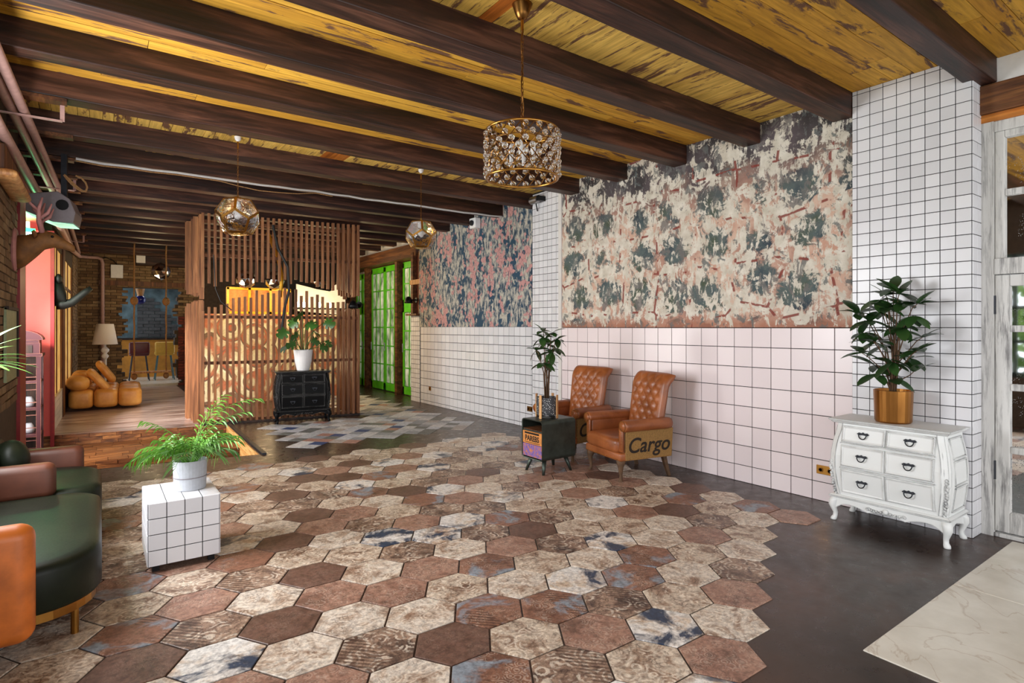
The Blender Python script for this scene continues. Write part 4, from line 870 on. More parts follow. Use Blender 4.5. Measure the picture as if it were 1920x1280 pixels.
# ------------------------------------------------------------------ monstera on the black chest
mo = thing('potted_monstera', 'split-leaf monstera in a white tapered pot on the black chest', 'plant', (2.80, 9.91, .852), 0)
MB().lathe([(0, 0), (.09, 0), (.1, .01), (.135, .16), (.152, .33), (.155, .35), (.145, .35), (.14, .30), (0, .30)], 28, cap=False).build('pot', 'pot_white', mo, smooth=False); MB().lathe([(0, .305), (.14, .305)], 20, cap=False).build('soil', 'soil', mo)
def monleaf():
    out = []; n_ = 30
    for i in range(n_):
        a_ = -math.pi+2*math.pi*i/n_; r_ = .10*(1+.25*math.cos(a_))*(1-.45*max(0, -math.cos(a_))**6)
        if i % 4 == 2 and abs(a_) > .5 and abs(a_) < 2.6: r_ *= .5
        out.append((.05+r_*math.cos(a_), r_*math.sin(a_)*.95, -.10*(r_*math.sin(a_))**2/.01*.2))
    return MB().add([(.05, 0, .01)]+out, [(0, i+1, (i+1) % n_+1) for i in range(n_)]).mesh('leaf', 'leaf_mon', True)
ML = monleaf(); random.seed(14); sb = MB()
for (x, z, y, s_) in ((-.02, .98, -.05, 1.25), (.32, .82, -.1, 1.1), (-.28, .68, -.08, 1.1), (-.12, .62, -.14, 1.1), (.14, .66, -.1, 1.2), (-.27, .42, -.1, 1.1), (-.16, .46, -.16, 1.0), (.24, .40, -.12, 1.0), (.06, .80, .0, 1.2), (.38, .50, -.05, .8), (.10, .52, -.14, .9), (-.1, .84, .02, 1.)):
    inst(ML, 'leaf', mo, (x, y, z), (R_(random.uniform(40, 75)), R_(random.uniform(0, 50)), R_(random.uniform(-60, 60) if x > 0 else random.uniform(120, 240))), (s_, s_, s_)); sb.tube([(x*.1, y*.1, .3), (x*.5, y*.5, .3+(z-.3)*.7), (x, y, z)], .006, 5)
sb.build('stem', 'stem_green', mo, smooth=True)
# ------------------------------------------------------------------ crystal drum chandelier
ch = thing('chandelier', 'brass drum chandelier hung with rows of crystal balls', 'chandelier', (2.17, 2.90, 2.52), 0)
RR = .225; HH = .295
ring = lambda r, z, n_=40: [(r*math.cos(2*math.pi*i/n_), r*math.sin(2*math.pi*i/n_), z) for i in range(n_)]
for z in (0, HH): MB().tube(ring(RR, z), .008, 8, True).build('ring', 'brass', ch, smooth=True)
lt = MB(); NC = 17
for k in range(NC):
    for sg in (-1, 1):
        lt.tube([((RR-.004)*math.cos(a_), (RR-.004)*math.sin(a_), HH*i/6) for i, a_ in [(i, 2*math.pi*(k+sg*i*.5)/NC) for i in range(7)]], .0035, 5)
lt.build('lattice', 'brass_dark', ch)
cbm = MB().ball((0, 0, 0), .0195, 14, 9).mesh('crystal_ball', 'crystal', True)
for r in range(7):
    for k in range(NC): a_ = 2*math.pi*(k+(.5 if r % 2 else 0)+.25)/NC; inst(cbm, 'crystal_ball', ch, ((RR+.004)*math.cos(a_), (RR+.004)*math.sin(a_), .022+r*(HH-.045)/6))
for q in range(3): a_ = 2*math.pi*q/3; MB().tube([(0, 0, HH), (RR*math.cos(a_), RR*math.sin(a_), HH)], .004, 6).build('spoke', 'brass', ch)
MB().tube([(0, 0, HH-.12), (0, 0, HH+.06)], .008, 8).build('stem', 'brass', ch)
def chain(par, z0, z1, x=0, y=0, s=.018, mat='brass_dark'):
    m = MB(); n_ = int((z1-z0)/(s*1.45)); st_ = (z1-z0)/n_
    for i in range(n_):
        zc = z0+st_*(i+.5); m.tube([((x+.55*s*math.cos(q)) if i % 2 else x, y if i % 2 else y+.55*s*math.cos(q), zc+s*math.sin(q)) for q in [2*math.pi*k/8 for k in range(8)]], s*.13, 4, True)
    m.build('chain', mat, par)
chain(ch, HH+.06, .94); MB().tube([(.012*math.sin(i*.9), .01*math.cos(i*.7), HH+.05+i*(.94-HH-.05)/14) for i in range(15)], .004, 5).build('cord', 'brass_dark', ch)
MB().tube([(0, 0, .93), (0, 0, 1.03)], .01, 8).build('stem_top', 'brass', ch)
MB().lathe([(.012, 1.0), (.03, 1.01), (.045, 1.04), (.062, 1.09), (.066, 1.1)], 20).build('canopy', 'brass_dark', ch, smooth=True)
for q in range(4): a_ = R_(45+90*q); MB().lathe([(.012, 0), (.012, .06), (.018, .08), (.012, .11), (.002, .125)], 8, (.07*math.cos(a_), .07*math.sin(a_), .1)).build('bulb', 'pot_white', ch)
# ------------------------------------------------------------------ dodecahedron pendants
def dodeca():
    g = (1+5**.5)/2; V = [Vector((x, y, z)) for x in (-1, 1) for y in (-1, 1) for z in (-1, 1)]
    for a_ in (-1, 1):
        for b in (-1, 1): V += [Vector((0, a_/g, b*g)), Vector((a_/g, b*g, 0)), Vector((a_*g, 0, b/g))]
    ico = []
    for a_ in (-1, 1):
        for b in (-1, 1): ico += [Vector((0, a_*g, b)), Vector((a_*g, b, 0)), Vector((a_, 0, b*g))]
    F_ = []
    for n_ in ico:
        ids = sorted(range(20), key=lambda i: -V[i].dot(n_))[:5]; nn = n_.normalized(); u = (V[ids[0]]-nn*V[ids[0]].dot(nn)).normalized(); w_ = nn.cross(u)
        ids.sort(key=lambda i: math.atan2(V[i].dot(w_), V[i].dot(u))); F_.append((ids, nn))
    rot = Matrix.Rotation(-math.atan2(1, g), 3, 'X'); q = ico[0].normalized().rotation_difference(Vector((0, 0, 1)))
    V = [(q @ v).normalized() for v in V]; F_ = [(i, q @ n_) for i, n_ in F_]; return V, F_
DV, DF = dodeca()
def pendant(label, loc, r, rz, top):
    t_ = thing('pendant_lamp', label, 'lamp', loc, rz, 'faceted glass pendant lamps'); fr = MB()
    ed = set()
    for ids, n_ in DF:
        for i in range(5): ed.add(tuple(sorted((ids[i], ids[(i+1) % 5]))))
        cc = sum((DV[i] for i in ids), Vector())/5*r; m = MB(); P = [DV[i]*r for i in ids]; rings = []
        for f_, h in ((.93, 0), (.8, .05), (.55, .085), (.25, .1)): rings.append([cc+(p-cc)*f_+n_*h*r for p in P])
        m.loft(rings, cap=False); k = len(m.v); m.v.append(tuple(cc+n_*.105*r)); m.f += [(k-5+j, k-5+(j+1) % 5, k) for j in range(5)]
        m.build('glass_facet', 'ripple_glass', t_, smooth=True)
    for a_, b in ed: p, q = DV[a_]*r, DV[b]*r; fr.bar(p, q, .022*r/.2, .008, (p+q)/2)
    fr.build('frame', 'brass', t_); zt = r*.8
    MB().tube([(0, 0, zt), (0, 0, zt+.05)], .009, 8).build('stem', 'brass', t_); chain(t_, zt+.04, top-.12, s=.015); MB().tube([(0, 0, top-.13), (0, 0, top-.02)], .008, 8).build('rod', 'brass', t_)
    MB().lathe([(.01, top-.05), (.03, top-.03), (.036, top)], 14).build('canopy', 'pot_white', t_); MB().lathe([(.02, .06), (.02, .12), (.012, .13)], 10).ball((0, 0, .02), .035, 10, 8).build('bulb', 'pot_white', t_, smooth=True); return t_
pendant('faceted glass and brass pendant lamp in front of the slats, left of the pair', (1.21, 6.70, 2.765), .225, R_(54), 3.62-2.765)
pendant('faceted glass and brass pendant lamp beside the pink mural, right of the pair', (3.38, 6.70, 2.775), .205, R_(50), 3.62-2.775)

# ------------------------------------------------------------------ slatted timber partition
PA, PB = Vector((3.80, 10.02, 0)), Vector((1.36, 10.40, 0)); sp = thing('slat_partition', 'timber slat partition with a ragged horizontal gap behind the black chest', 'partition', (2.6, 10.2, 0), 0)
OR = Vector((2.6, 10.2, 0)); random.seed(31)
def slat(p, z0, z1, ang, w_=.042, d_=.07): MB().box(-w_/2, w_/2, -d_/2, d_/2, z0, z1).build('slat', 'slat_wood', sp, loc=p-OR, rot=(0, 0, ang))
ang = math.atan2((PB-PA).y, (PB-PA).x); NS = 29
for i in range(NS):
    u = i/(NS-1); p = PB.lerp(PA, u); j = random.uniform(-.06, .06)
    lo = 1.90+.30*math.sin(math.pi*u)**1.2+j; hi = 2.26+.10*math.sin(math.pi*min(1, u*1.1))-(.12*max(0, u-.7)/.3)+random.uniform(-.05, .05)
    slat(p, .03, lo, ang); slat(p, hi, BZ, ang)
for i in range(1, 9):
    p = PB+Vector((-.01*i+random.uniform(-.03, .03), .135*i, 0)); slat(p, .0, 2.05-.012*i+random.uniform(-.03, .03), ang+R_(90)); slat(p, 2.05+.02*i+random.uniform(-.05, .05), BZ+(.0), ang+R_(90))
for i in range(1, 8): p = PA+Vector((.0, .14*i, 0)); slat(p, .0, 1.92+random.uniform(-.04, .04), ang+R_(90)); slat(p, 2.15+random.uniform(-.05, .05), BZ, ang+R_(90))
for z in (.05, 1.0, 1.75): MB().bar(PB-OR+Vector((0, .05, z)), PA-OR+Vector((0, .05, z)), .03, .05).build('batten', 'slat_wood', sp)
for z in (2.75, 3.30): MB().bar(PB-OR+Vector((0, .05, z)), PA-OR+Vector((0, .05, z)), .03, .05).build('batten', 'slat_wood', sp)
MB().bar(PB-OR+Vector((-.02, 0, .02)), PA-OR+Vector((.02, 0, .02)), .09, .035).build('sole_plate', 'dark_wood', sp)
tag(MB().tube([(2.38, 10.18, 3.3), (2.45, 10.12, 2.9), (2.60, 10.1, 2.6), (2.62, 10.10, 2.2), (2.55, 10.12, 1.9), (2.5, 10.14, 1.45)], .022, 7).build('hanging_cable', 'black_cable'), 'thick black cable hanging over the slatted partition', 'cable')
tag(MB().tube([(2.34, 10.38, 3.2), (2.50, 10.37, 2.8), (2.57, 10.36, 2.45), (2.54, 10.36, 2.1)], .03, 7).build('yellow_hose', 'yellow_steel'), 'yellow hose hanging beside the black cable at the slats', 'hose')
tag(MB().tube([(1.50, 10.30, 2.75), (1.53, 10.3, 2.2), (1.60, 10.27, 2.0), (1.76, 10.25, 1.86)], .008, 6).build('thin_black_wire', 'black_cable'), 'thin black wire drooping at the left end of the slats', 'cable')
# inside the booth
bo = struct(MB().box(1.75, 4.9, 13.1, 13.25, 0, 1.86).build('wall_booth', 'mural_circles'), 'warm painted low wall with circles inside the slatted booth')
yf = thing('wall_shelf', 'yellow steel shelf unit with orange backing above the booth wall', 'shelf', (2.8, 13.16, 1.86), 0)
MB().box(-.64, .64, .06, .08, 0, .54).build('backing', 'drawer_orange', yf)
for x in (-.62, -.2, .22, .62): MB().box(x-.025, x+.025, -.03, .03, 0, .56).build('upright', 'yellow_steel', yf)
for z in (.03, .54): MB().box(-.64, .64, -.03, .03, z-.025, z+.025).build('rail', 'yellow_steel', yf)
pn = MB(); out = [(-.55, 0), (.55, -.08), (.56, .52), (.50, .60), (.40, .66), (.30, .60), (.26, .50), (.2, .46), (-.1, .50), (-.55, .60)]; pn.prism(out, 0, .05, 'xz')
tag(pn.build('plaster_panel', 'plaster', loc=(4.12, 13.145, 1.945)), 'ragged white plaster panel glowing above the booth wall', 'panel')
bl = thing('bulb_strip', 'row of bright warm bulbs in front of the plaster panel', 'lamp', (3.95, 12.97, 2.08), 0); MB().bar((-.3, 0, -.08), (-.3, .185, -.08), .02, .02).bar((.5, 0, -.08), (.5, .185, -.08), .02, .02).build('wall_arm', 'black_metal', bl); MB().box(-.5, .7, -.015, .015, -.1, -.06).build('rail', 'black_metal', bl)
for x in (-.42, -.27, .06, .3): MB().ball((x, 0, 0), .05, 10, 8, (1, 1, 1.3)).build('bulb', 'bulb_warm', bl, smooth=True)
for i, (x, y, z, e, rad) in enumerate(((2.2, 12.4, 2.3, 38, .15), (3.4, 12.3, 2.25, 44, .15), (4.3, 12.2, 2.2, 40, .15), (2.6, 11.5, .9, 20, .2), (3.6, 11.4, .9, 20, .2), (1.6, 11.9, 1.6, 8, .2), (2.6, 15.6, 2.5, 30, .3), (4.9, 13.2, 2.9, 18, .3), (1.0, 16.0, 2.55, 34, .2))):  # the later ones are added fill to brighten the back wall and far room
    l_ = bpy.data.lights.new('booth_and_fill_lamp', 'POINT'); l_.energy = e; l_.color = (1, .76, .42); l_.shadow_soft_size = rad; o = bpy.data.objects.new('booth_and_fill_lamp', l_); COL.objects.link(o); o.location = (x, y, z)
def faceted(name, label, loc, r, top, mat='mirror_facet'):
    bm = bmesh.new(); bmesh.ops.create_icosphere(bm, subdivisions=2, radius=r); me = bpy.data.meshes.new(name); bm.to_mesh(me); bm.free(); me.materials.append(M[mat])
    t_ = thing(name, label, 'ball lamp', loc, 0, 'faceted mirror balls'); o = bpy.data.objects.new('ball', me); COL.objects.link(o); o.parent = t_; MB().tube([(0, 0, r), (0, 0, top)], .005, 5).build('cord', 'black_cable', t_)
faceted('mirror_ball', 'faceted mirror ball left of the yellow hose behind the slats', (2.42, 12.6, 2.56), .2, 1.08); faceted('mirror_ball', 'faceted mirror ball with red glints just left of the black cable', (2.98, 12.6, 2.56), .2, 1.08); faceted('mirror_ball', 'small mirror ball above the bulb strip behind the slats', (3.86, 12.5, 2.56), .1, 1.08)
# star-faceted pendant in the far room
faceted('faceted_pendant', 'faceted mirror pendant hanging in the far left room', (1.22, 16.2, 2.93), .21, .715)

# ------------------------------------------------------------------ modular sofa, left edge
so = thing('sofa', 'green leather modular sofa with brown and orange leather dividers on a brass base', 'sofa', (-.3, 4.6, 0), 0)
def capsule(x0, x1, y0, y1, r0, r1):
    # plan outline: straight on the wall side, rounded front corners r0 (near) and r1 (far)
    p = [(x0, y0)]
    for i in range(9): q = -math.pi/2+math.pi/2*i/8; p.append((x1-r0+r0*math.cos(q), y0+r0+r0*math.sin(q)))
    for i in range(9): q = math.pi/2*i/8; p.append((x1-r1+r1*math.cos(q), y1-r1+r1*math.sin(q)))
    return p+[(x0, y1)]
def seat(x0, x1, y0, y1, r0, r1, z0, z1):
    rings = []
    for z, ins in ((z0, .012), (z0+.02, 0), (z1-.05, 0), (z1-.018, .008), (z1-.004, .03), (z1, .07), (z1+.006, .16)):
        pl = capsule(x0, x1, y0, y1, r0, r1); cx_, cy_ = (x0+x1)/2, (y0+y1)/2; rings.append([(cx_+(x-cx_)*(1-ins/(x1-x0)*2), cy_+(y-cy_)*(1-ins/(y1-y0)*2), z) for x, y in pl])
    m = MB().loft(rings); return m
seat(-.36, .315, -1.02, .50, .30, .22, .185, .425).build('seat', 'green_leather', so, smooth=True)
seat(-.36, .32, .52, 1.42, .16, .30, .185, .435).build('seat', 'green_leather', so, smooth=True)
for y0, y1, r0, r1 in ((-.98, .48, .28, .2), (.54, 1.38, .14, .28)): MB().prism(capsule(-.36, .29, y0, y1, r0, r1), .13, .19).build('base_band', 'brass', so)
for x, y in ((.20, -.88), (.26, .42), (.24, 1.25), (-.3, -.9), (-.3, 1.3)): MB().tube([(x, y, 0), (x, y, .19)], .018, 10).build('leg', 'brass', so)
def pad(x0, x1, y0, y1, z0, z1, mat, r=.05): MB().rbox(x0, x1, y0, y1, z0, z1, r, 5).build('divider', mat, so, smooth=True)
pad(-.37, .06, -1.17, -1.03, .12, .665, 'orange_leather', .06); pad(-.37, .06, .47, .60, .40, .64, 'tan_panel'); pad(-.37, .20, 1.42, 1.56, .32, .585, 'tan_panel')
MB().rbox(-.375, -.30, -1.0, 1.4, .43, .72, .035, 4).build('backrest', 'green_leather', so, smooth=True)
MB().ball((-.24, 1.15, .57), .155, 18, 12, (.75, .95, 1)).build('round_cushion', 'green_leather', so, smooth=True)

# ------------------------------------------------------------------ honey leather couch, far room
lc = thing('leather_couch', 'low honey-coloured leather couch of big square pads in the far left room', 'couch', (.1, 13.4, 0), R_(-2))
for j in range(3):
    for i in range(3): MB().rbox(-.56+i*.385, -.185+i*.385, .0+j*.62, .60+j*.62, .05, .40, .075, 5, .03).build('seat_pad', 'honey', lc, smooth=True)
for i, (x, y, z, a_, w_) in enumerate(((-.42, .2, .53, 6, .34), (-.40, .85, .55, 8, .34), (-.42, 1.5, .55, 8, .34))): MB().rbox(-w_/2, w_/2, -.28, .28, -.13, .13, .1, 5, .05).build('back_roll', 'honey', lc, loc=(x, y, z), rot=(0, R_(a_), 0), smooth=True)
for (x, y, z, a_) in ((-.12, .35, .56, 52), (-.02, 1.25, .66, 56)): MB().rbox(-.25, .25, -.22, .22, -.07, .07, .065, 5, .04).build('loose_cushion', 'honey', lc, loc=(x, y, z), rot=(0, R_(a_), 0), smooth=True)
# white floor lamp
fl2 = thing('floor_lamp', 'white floor lamp with turned stem and tapered shade behind the couch', 'lamp', (.12, 16.2, 0), 0)
MB().lathe([(0, 0), (.15, 0), (.15, .02), (.04, .05), (.02, .1)], 20).build('base', 'lamp_white', fl2, smooth=True); MB().tube([(0, 0, .08), (.01, 0, .85)], .022, 10).build('pole', 'lamp_white', fl2)
MB().lathe([(.02, .84), (.05, .87), (.075, .92), (.05, .96), (.03, .98), (.07, 1.02), (.085, 1.06), (.06, 1.1), (.025, 1.13), (.02, 1.2)], 16).build('turned_vase', 'lamp_white', fl2, smooth=True)
MB().lathe([(.245, 1.19), (.165, 1.66), (.158, 1.655), (.238, 1.19)], 28, cap=False).build('lamp_shade', 'fabric_lamp', fl2, smooth=True)
# swing
sw = thing('rope_swing', 'plank swing on two ropes hanging in front of the ragged opening', 'swing', (.93, 15.0, 0), 0)
MB().box(-.36, .40, -.1, .1, .57, .61).build('plank', 'pale_wood', sw, bevel=.005)
for x in (-.3, .30):
    MB().tube([(x+.004*math.sin(i*1.3), 0, .50+i*(BZ-.50)/30) for i in range(31)], .016, 7).build('rope', 'rope', sw, smooth=True); MB().ball((x, 0, .50), .06, 8, 6, (1, 1, 1.2)).ball((x, 0, 2.16), .07, 8, 6, (1.1, 1, 1.4)).build('knot', 'rope', sw, smooth=True)
# bar stools beyond the hole
def stool(label, loc, mat, leg):
    t_ = thing('bar_stool', label, 'stool', loc, 0, 'bar stools beyond the opening'); MB().rbox(-.24, .24, -.18, .2, .70, .82, .05, 4, .02).build('seat', mat, t_, smooth=True); MB().rbox(-.25, .25, -.24, -.14, .76, 1.10, .05, 4).build('backrest', mat, t_, smooth=True)
    for sx in (-1, 1):
        for sy in (-1, 1): MB().tube([(sx*.16, sy*.14, .72), (sx*.24, sy*.2, .0)], .014, 8).build('leg', leg, t_)
    MB().tube([(sx*.22, sy*.185, .24) for sx, sy in ((-1, -1), (1, -1), (1, 1), (-1, 1))], .01, 6, True).build('footrest', leg, t_); return t_
stool('maroon leather bar stool seen through the ragged opening', (.94, 19.6, .06), 'maroon_leather', 'iron'); stool('yellow leather bar stool with blue-grey legs seen through the opening', (1.56, 19.6, .06), 'yellow_leather', 'teal_metal')
pb = thing('blue_pendant', 'small dark blue glass pendant hanging in the opening', 'lamp', (.95, 19.2, 2.36), 0); MB().ball((0, 0, 0), .13, 12, 8).build('globe', None, pb, smooth=True).data.materials.append(plain('blue_glass', c(28,36,120), .12)); MB().lathe([(.07, .1), (.11, .3), (.09, .32)], 12, cap=False).build('collar', 'pale_wood', pb); MB().tube([(0, 0, .1), (0, 0, 1.25)], .006, 5).build('cord', 'black_cable', pb)
mb2 = MB().box(-.13, .13, -.06, 0, -.17, .17); tag(mb2.build('wall_box', 'white_paint', loc=(.38, 17.97, 3.02), bevel=.008), 'white service box high on the brick back wall', 'box'); tag(MB().box(-.1, .1, -.03, 0, -.12, .12).build('small_wall_sign', 'white_paint', loc=(.88, 17.585, 3.36), bevel=.004), 'small white device on the timber box under the ceiling', 'device')
tag(MB().tube([(.0, 17.95, 3.3), (.15, 17.95, 3.36), (.3, 17.95, 3.3), (.4, 17.95, 3.18)], .012, 6).build('box_wire', 'black_cable'), 'black wire arching to the white service box', 'cable')

# ------------------------------------------------------------------ pipes, projector, sign, trophies on the left
def pipe(label, pts, r, n_=10): return tag(MB().tube(pts, r, n_).build('pipe', 'pipe_pink', smooth=True), label, 'pipe', 'pink pipes along the left wall')
pipe('inner pink pipe of the ceiling pair, further from the left wall', [(-.56, 2.8, 3.3), (-.51, 4.9, 3.3), (-.40, 9.06, 3.3), (-.37, 16.6, 3.3)], .034)
pipe('outer pink pipe of the ceiling pair, closer to the left wall', [(-.62, 3.2, 3.3), (-.57, 5.45, 3.3), (-.475, 9.22, 3.3), (-.455, 16.6, 3.3)], .034)
pipe('low pink pipe running past the projector and bending down the back wall', [(-.61, 4.4, 3.06), (-.595, 5.69, 3.06), (-.55, 7.82, 3.05), (-.45, 10.9, 3.05), (-.41, 13.9, 3.06), (-.37, 17.2, 3.28), (-.33, 17.7, 3.33), (-.22, 17.88, 3.34), (-.02, 17.88, 3.34), (.06, 17.88, 3.3), (.08, 17.88, 3.2), (.08, 17.88, 2.6), (.08, 17.88, .1)], .042)
for i, y in enumerate((5.93, 8.84, 11.44, 14.1)): tag(MB().bar((-.66, y, 3.255), (-.24, y, 3.255), .03, .012).bar((-.24, y, 3.255), (-.24, y, 3.42), .03, .012).bar((-.64, y, 3.255), (-.64, y, 3.42), .03, .012).build('pipe_bracket', 'pipe_pink'), ['pipe hanger nearest the viewer, left of the projector', 'pipe hanger just behind the projector', 'third pipe hanger over the amber windows', 'furthest pipe hanger near the back wall'][i], 'bracket', 'pipe hangers')
pj = thing('projector', 'grey projector housing with green sign light painted underneath, hung under the pipes', 'projector', (-.38, 7.75, 2.80), R_(-8))
MB().prism([(-.2, .14), (.06, .19), (.16, .12), (.21, -.02), (.19, -.13), (.02, -.13), (-.2, -.04)], -.18, .18, 'xz').build('housing', 'grey_housing', pj, bevel=.01); MB().prism([(-.195, -.052), (.02, -.142), (.19, -.142), (.02, -.13), (-.2, -.04)], -.17, .17, 'xz').build('underside', 'sign_spill_green', pj)
MB().lathe([(.055, 0), (.055, .006), (.02, .006)], 14, (.1, -.187, .05), 'y').build('vent', 'black_metal', pj); MB().box(.06, .11, -.03, .03, .14, .62).build('mount', 'iron', pj)
tag(MB().tube([(-.20+.1*math.sin(q), 7.7, 3.12+.08*math.cos(q*1.3)) for q in [k*.5 for k in range(16)]], .01, 6).build('loose_cable', 'rope'), 'loose loop of cable above the projector', 'cable')
ex = thing('exit_sign', 'glowing green and white emergency sign inside the red doorway', 'sign', (-.76, 9.9, 2.72), R_(8)); MB().box(-.075, .075, -.02, .02, -.17, .17).build('sign_body', 'exit_green', ex); MB().box(-.045, .055, -.026, -.018, -.12, .12).build('sign_face', 'exit_white', ex); MB().box(-.02, .02, -.01, .01, .17, .27).build('bracket', 'white_paint', ex)
gl = bpy.data.lights.new('exit_sign_glow', 'POINT'); gl.energy = 24; gl.color = (.1, 1, .4); gl.shadow_soft_size = .1; o = bpy.data.objects.new('exit_sign_glow', gl); COL.objects.link(o); o.location = (-.70, 9.7, 2.72)
# deer trophy facing into the room
de = thing('deer_trophy', 'carved wooden deer head with pink antlers on the brick wall', 'trophy', (-.67, 7.28, 2.33), 0)
MB().lathe([(0, 0), (.2, 0), (.21, .015), (.19, .035), (0, .04)], 24, ax='x', sc=(.8, 1.0)).build('plaque', 'trophy_pink', de)
def ringsx(P, n_=12): return [[(x+r*.25*math.sin(0), y+ry*math.cos(q), z+rz*math.sin(q)) for q in [2*math.pi*k/n_ for k in range(n_)]] for x, y, z, ry, rz, r in P]
MB().loft(ringsx([(.03, 0, -.03, .12, .17, 0), (.1, 0, .0, .10, .15, 0), (.18, 0, .06, .085, .12, 0), (.24, 0, .11, .08, .095, 0), (.31, 0, .115, .07, .075, 0), (.38, 0, .085, .05, .055, 0), (.44, 0, .055, .038, .042, 0), (.475, 0, .04, .025, .03, 0)])).build('head', 'trophy_brown', de, smooth=True)
for sy in (-1, 1):
    MB().tube([(.22, sy*.05, .18), (.2, sy*.1, .28), (.2, sy*.15, .38), (.23, sy*.16, .5)], [.024, .022, .018, .008], 8).tube([(.2, sy*.11, .30), (.27, sy*.13, .36), (.30, sy*.14, .45)], [.018, .015, .006], 8).tube([(.2, sy*.14, .37), (.14, sy*.2, .43), (.13, sy*.22, .5)], [.015, .012, .005], 8).build('antler', 'trophy_pink', de, smooth=True)
    MB().loft([[(.17+a_*.02, sy*(.08+u*.12)+0, .13+u*.03+b*w_) for a_, b in ((0, -1), (1, 0), (0, 1), (-1, 0))] for u, w_ in ((0, .02), (.4, .045), (.8, .03), (1, .005))]).build('ear', 'trophy_brown', de, smooth=True); MB().ball((.30, sy*.062, .14), .014, 8, 6).build('eye', 'black_metal', de, smooth=True)
el = thing('animal_trophy', 'dark glossy animal head with a raised curved trunk beside the amber window', 'trophy', (-.53, 10.85, 2.08), 0)
MB().loft(ringsx([(.0, 0, .03, .12, .22, 0), (.05, 0, .03, .12, .2, 0), (.10, 0, .0, .10, .16, 0), (.14, 0, -.08, .07, .09, 0)])).build('head', 'trophy_dark', el, smooth=True); MB().tube([(.02, 0, -.16), (.1, 0, -.16), (.2, 0, -.13), (.28, 0, -.05), (.36, 0, .03), (.44, 0, .1)], [.08, .075, .062, .055, .05, .035], 10).build('trunk', 'trophy_dark', el, smooth=True); MB().ball((.05, -.1, .22), .07, 8, 6, (.6, 1, 1)).ball((.05, .1, .22), .07, 8, 6, (.6, 1, 1)).build('ear', 'trophy_dark', el, smooth=True)
# phone-booth shaped cabinet
pc = thing('booth_cabinet', 'scuffed dark red cabinet shaped like a telephone booth with glazed shelves', 'cabinet', (-.84, 10.2, -.31), 0)
B = lambda n_, m_, *b: MB().box(*b).build(n_, m_, pc)
MB().prism([(-.2, 0), (.2, 0), (.2, .03), (-.2, .03)], -.2, .24).build('base', 'booth_paint', pc)
for sx in (-1, 1):
    for y in (-.21, .21): B('post', 'booth_paint', sx*.185-.025, sx*.185+.025, y-.025, y+.025, .03, 1.52)
B('back', 'dark_wood', -.18, .18, .2, .22, .03, 1.5)
for z in (.03, .42, .78, 1.14, 1.50): B('shelf', 'booth_paint', -.2, .2, -.215, .2, z, z+.035)
B('door_rail', 'booth_paint', -.2, .2, -.235, -.215, 1.52, 1.68); B('sign_panel', 'dark_wood', -.12, .12, -.245, -.233, 1.55, 1.65); B('crown', 'booth_paint', -.225, .225, -.245, .235, 1.50, 1.54); B('upper_box', 'booth_paint', -.19, .19, -.22, .21, 1.54, 1.72)
MB().prism([(.23*math.cos(q), 1.72+.13*math.sin(q)) for q in [math.pi*k/12 for k in range(13)]], -.23, .22, 'xz').build('roof', 'booth_paint', pc)
for i in range(8): B('glazing_bar', 'booth_paint', -.16, .16, -.225, -.215, .2+i*.17, .21+i*.17)
for k, (x, z, s_) in enumerate(((-.06, .818, .06), (.07, .818, .065), (-.05, .458, .06), (.07, .458, .065), (-.04, 1.178, .07), (.05, .068, .055))): tag(MB().lathe([(0, 0), (s_*.8, 0), (s_, s_*.8), (s_*.7, s_*1.6), (s_*.45, s_*2)], 14, cap=True).build('jar', 'pot_grey', loc=(-.84+x, 10.18, -.31+z), smooth=True), ['grey jar on the middle cabinet shelf, left', 'grey jar on the middle cabinet shelf, right', 'grey jar on the second lowest cabinet shelf, left', 'grey jar on the second lowest cabinet shelf, right', 'grey jar on the upper cabinet shelf', 'grey jar on the bottom cabinet shelf'][k], 'jar', 'jars in the booth cabinet')
# timber bracket and carved corbel high on the left wall
wb_ = thing('timber_bracket', 'carved timber bracket with amber corbel at the upper left edge', 'bracket', (-.66, 6.6, 2.74), 0); MB().box(.0, .07, -.7, .3, .07, .27).build('block', 'brown_wood', wb_, bevel=.01); MB().rbox(.0, .15, -.75, .42, 0, .07, .034, 4).build('corbel', 'pale_wood', wb_, smooth=True)
wp = thing('framed_panel', 'greyish framed glass panel low on the left brick wall', 'panel', (-.665, 6.95, 1.55), 0); MB().box(0, .02, -.38, .38, -.45, .2).build('panel', 'screen_sage', wp); MB().bar((.02, -.38, .2), (.02, .38, .2), .03, .03).bar((.02, .38, -.45), (.02, .38, .2), .03, .03, (1, 0, 0)).build('frame', 'lattice_dark', wp)
lp = thing('hanging_palm', 'strappy green leaves of a wall planter reaching in at the left edge', 'plant', (-.62, 4.55, 1.33), 0); MB().lathe([(0, -.12), (.05, -.12), (.065, .02), (.058, .02), (0, -.0)], 16, cap=False).build('pot', 'pot_grey', lp)
LP_ = leafmesh('leaf', 'leaf_palm', .30, .024, .2, .5, 8); random.seed(8)
for i in range(16): inst(LP_, 'leaf', lp, (0, 0, .02), (0, R_(random.uniform(-75, -15)), R_(random.uniform(10, 100))), (random.uniform(.8, 1.1),)*3)
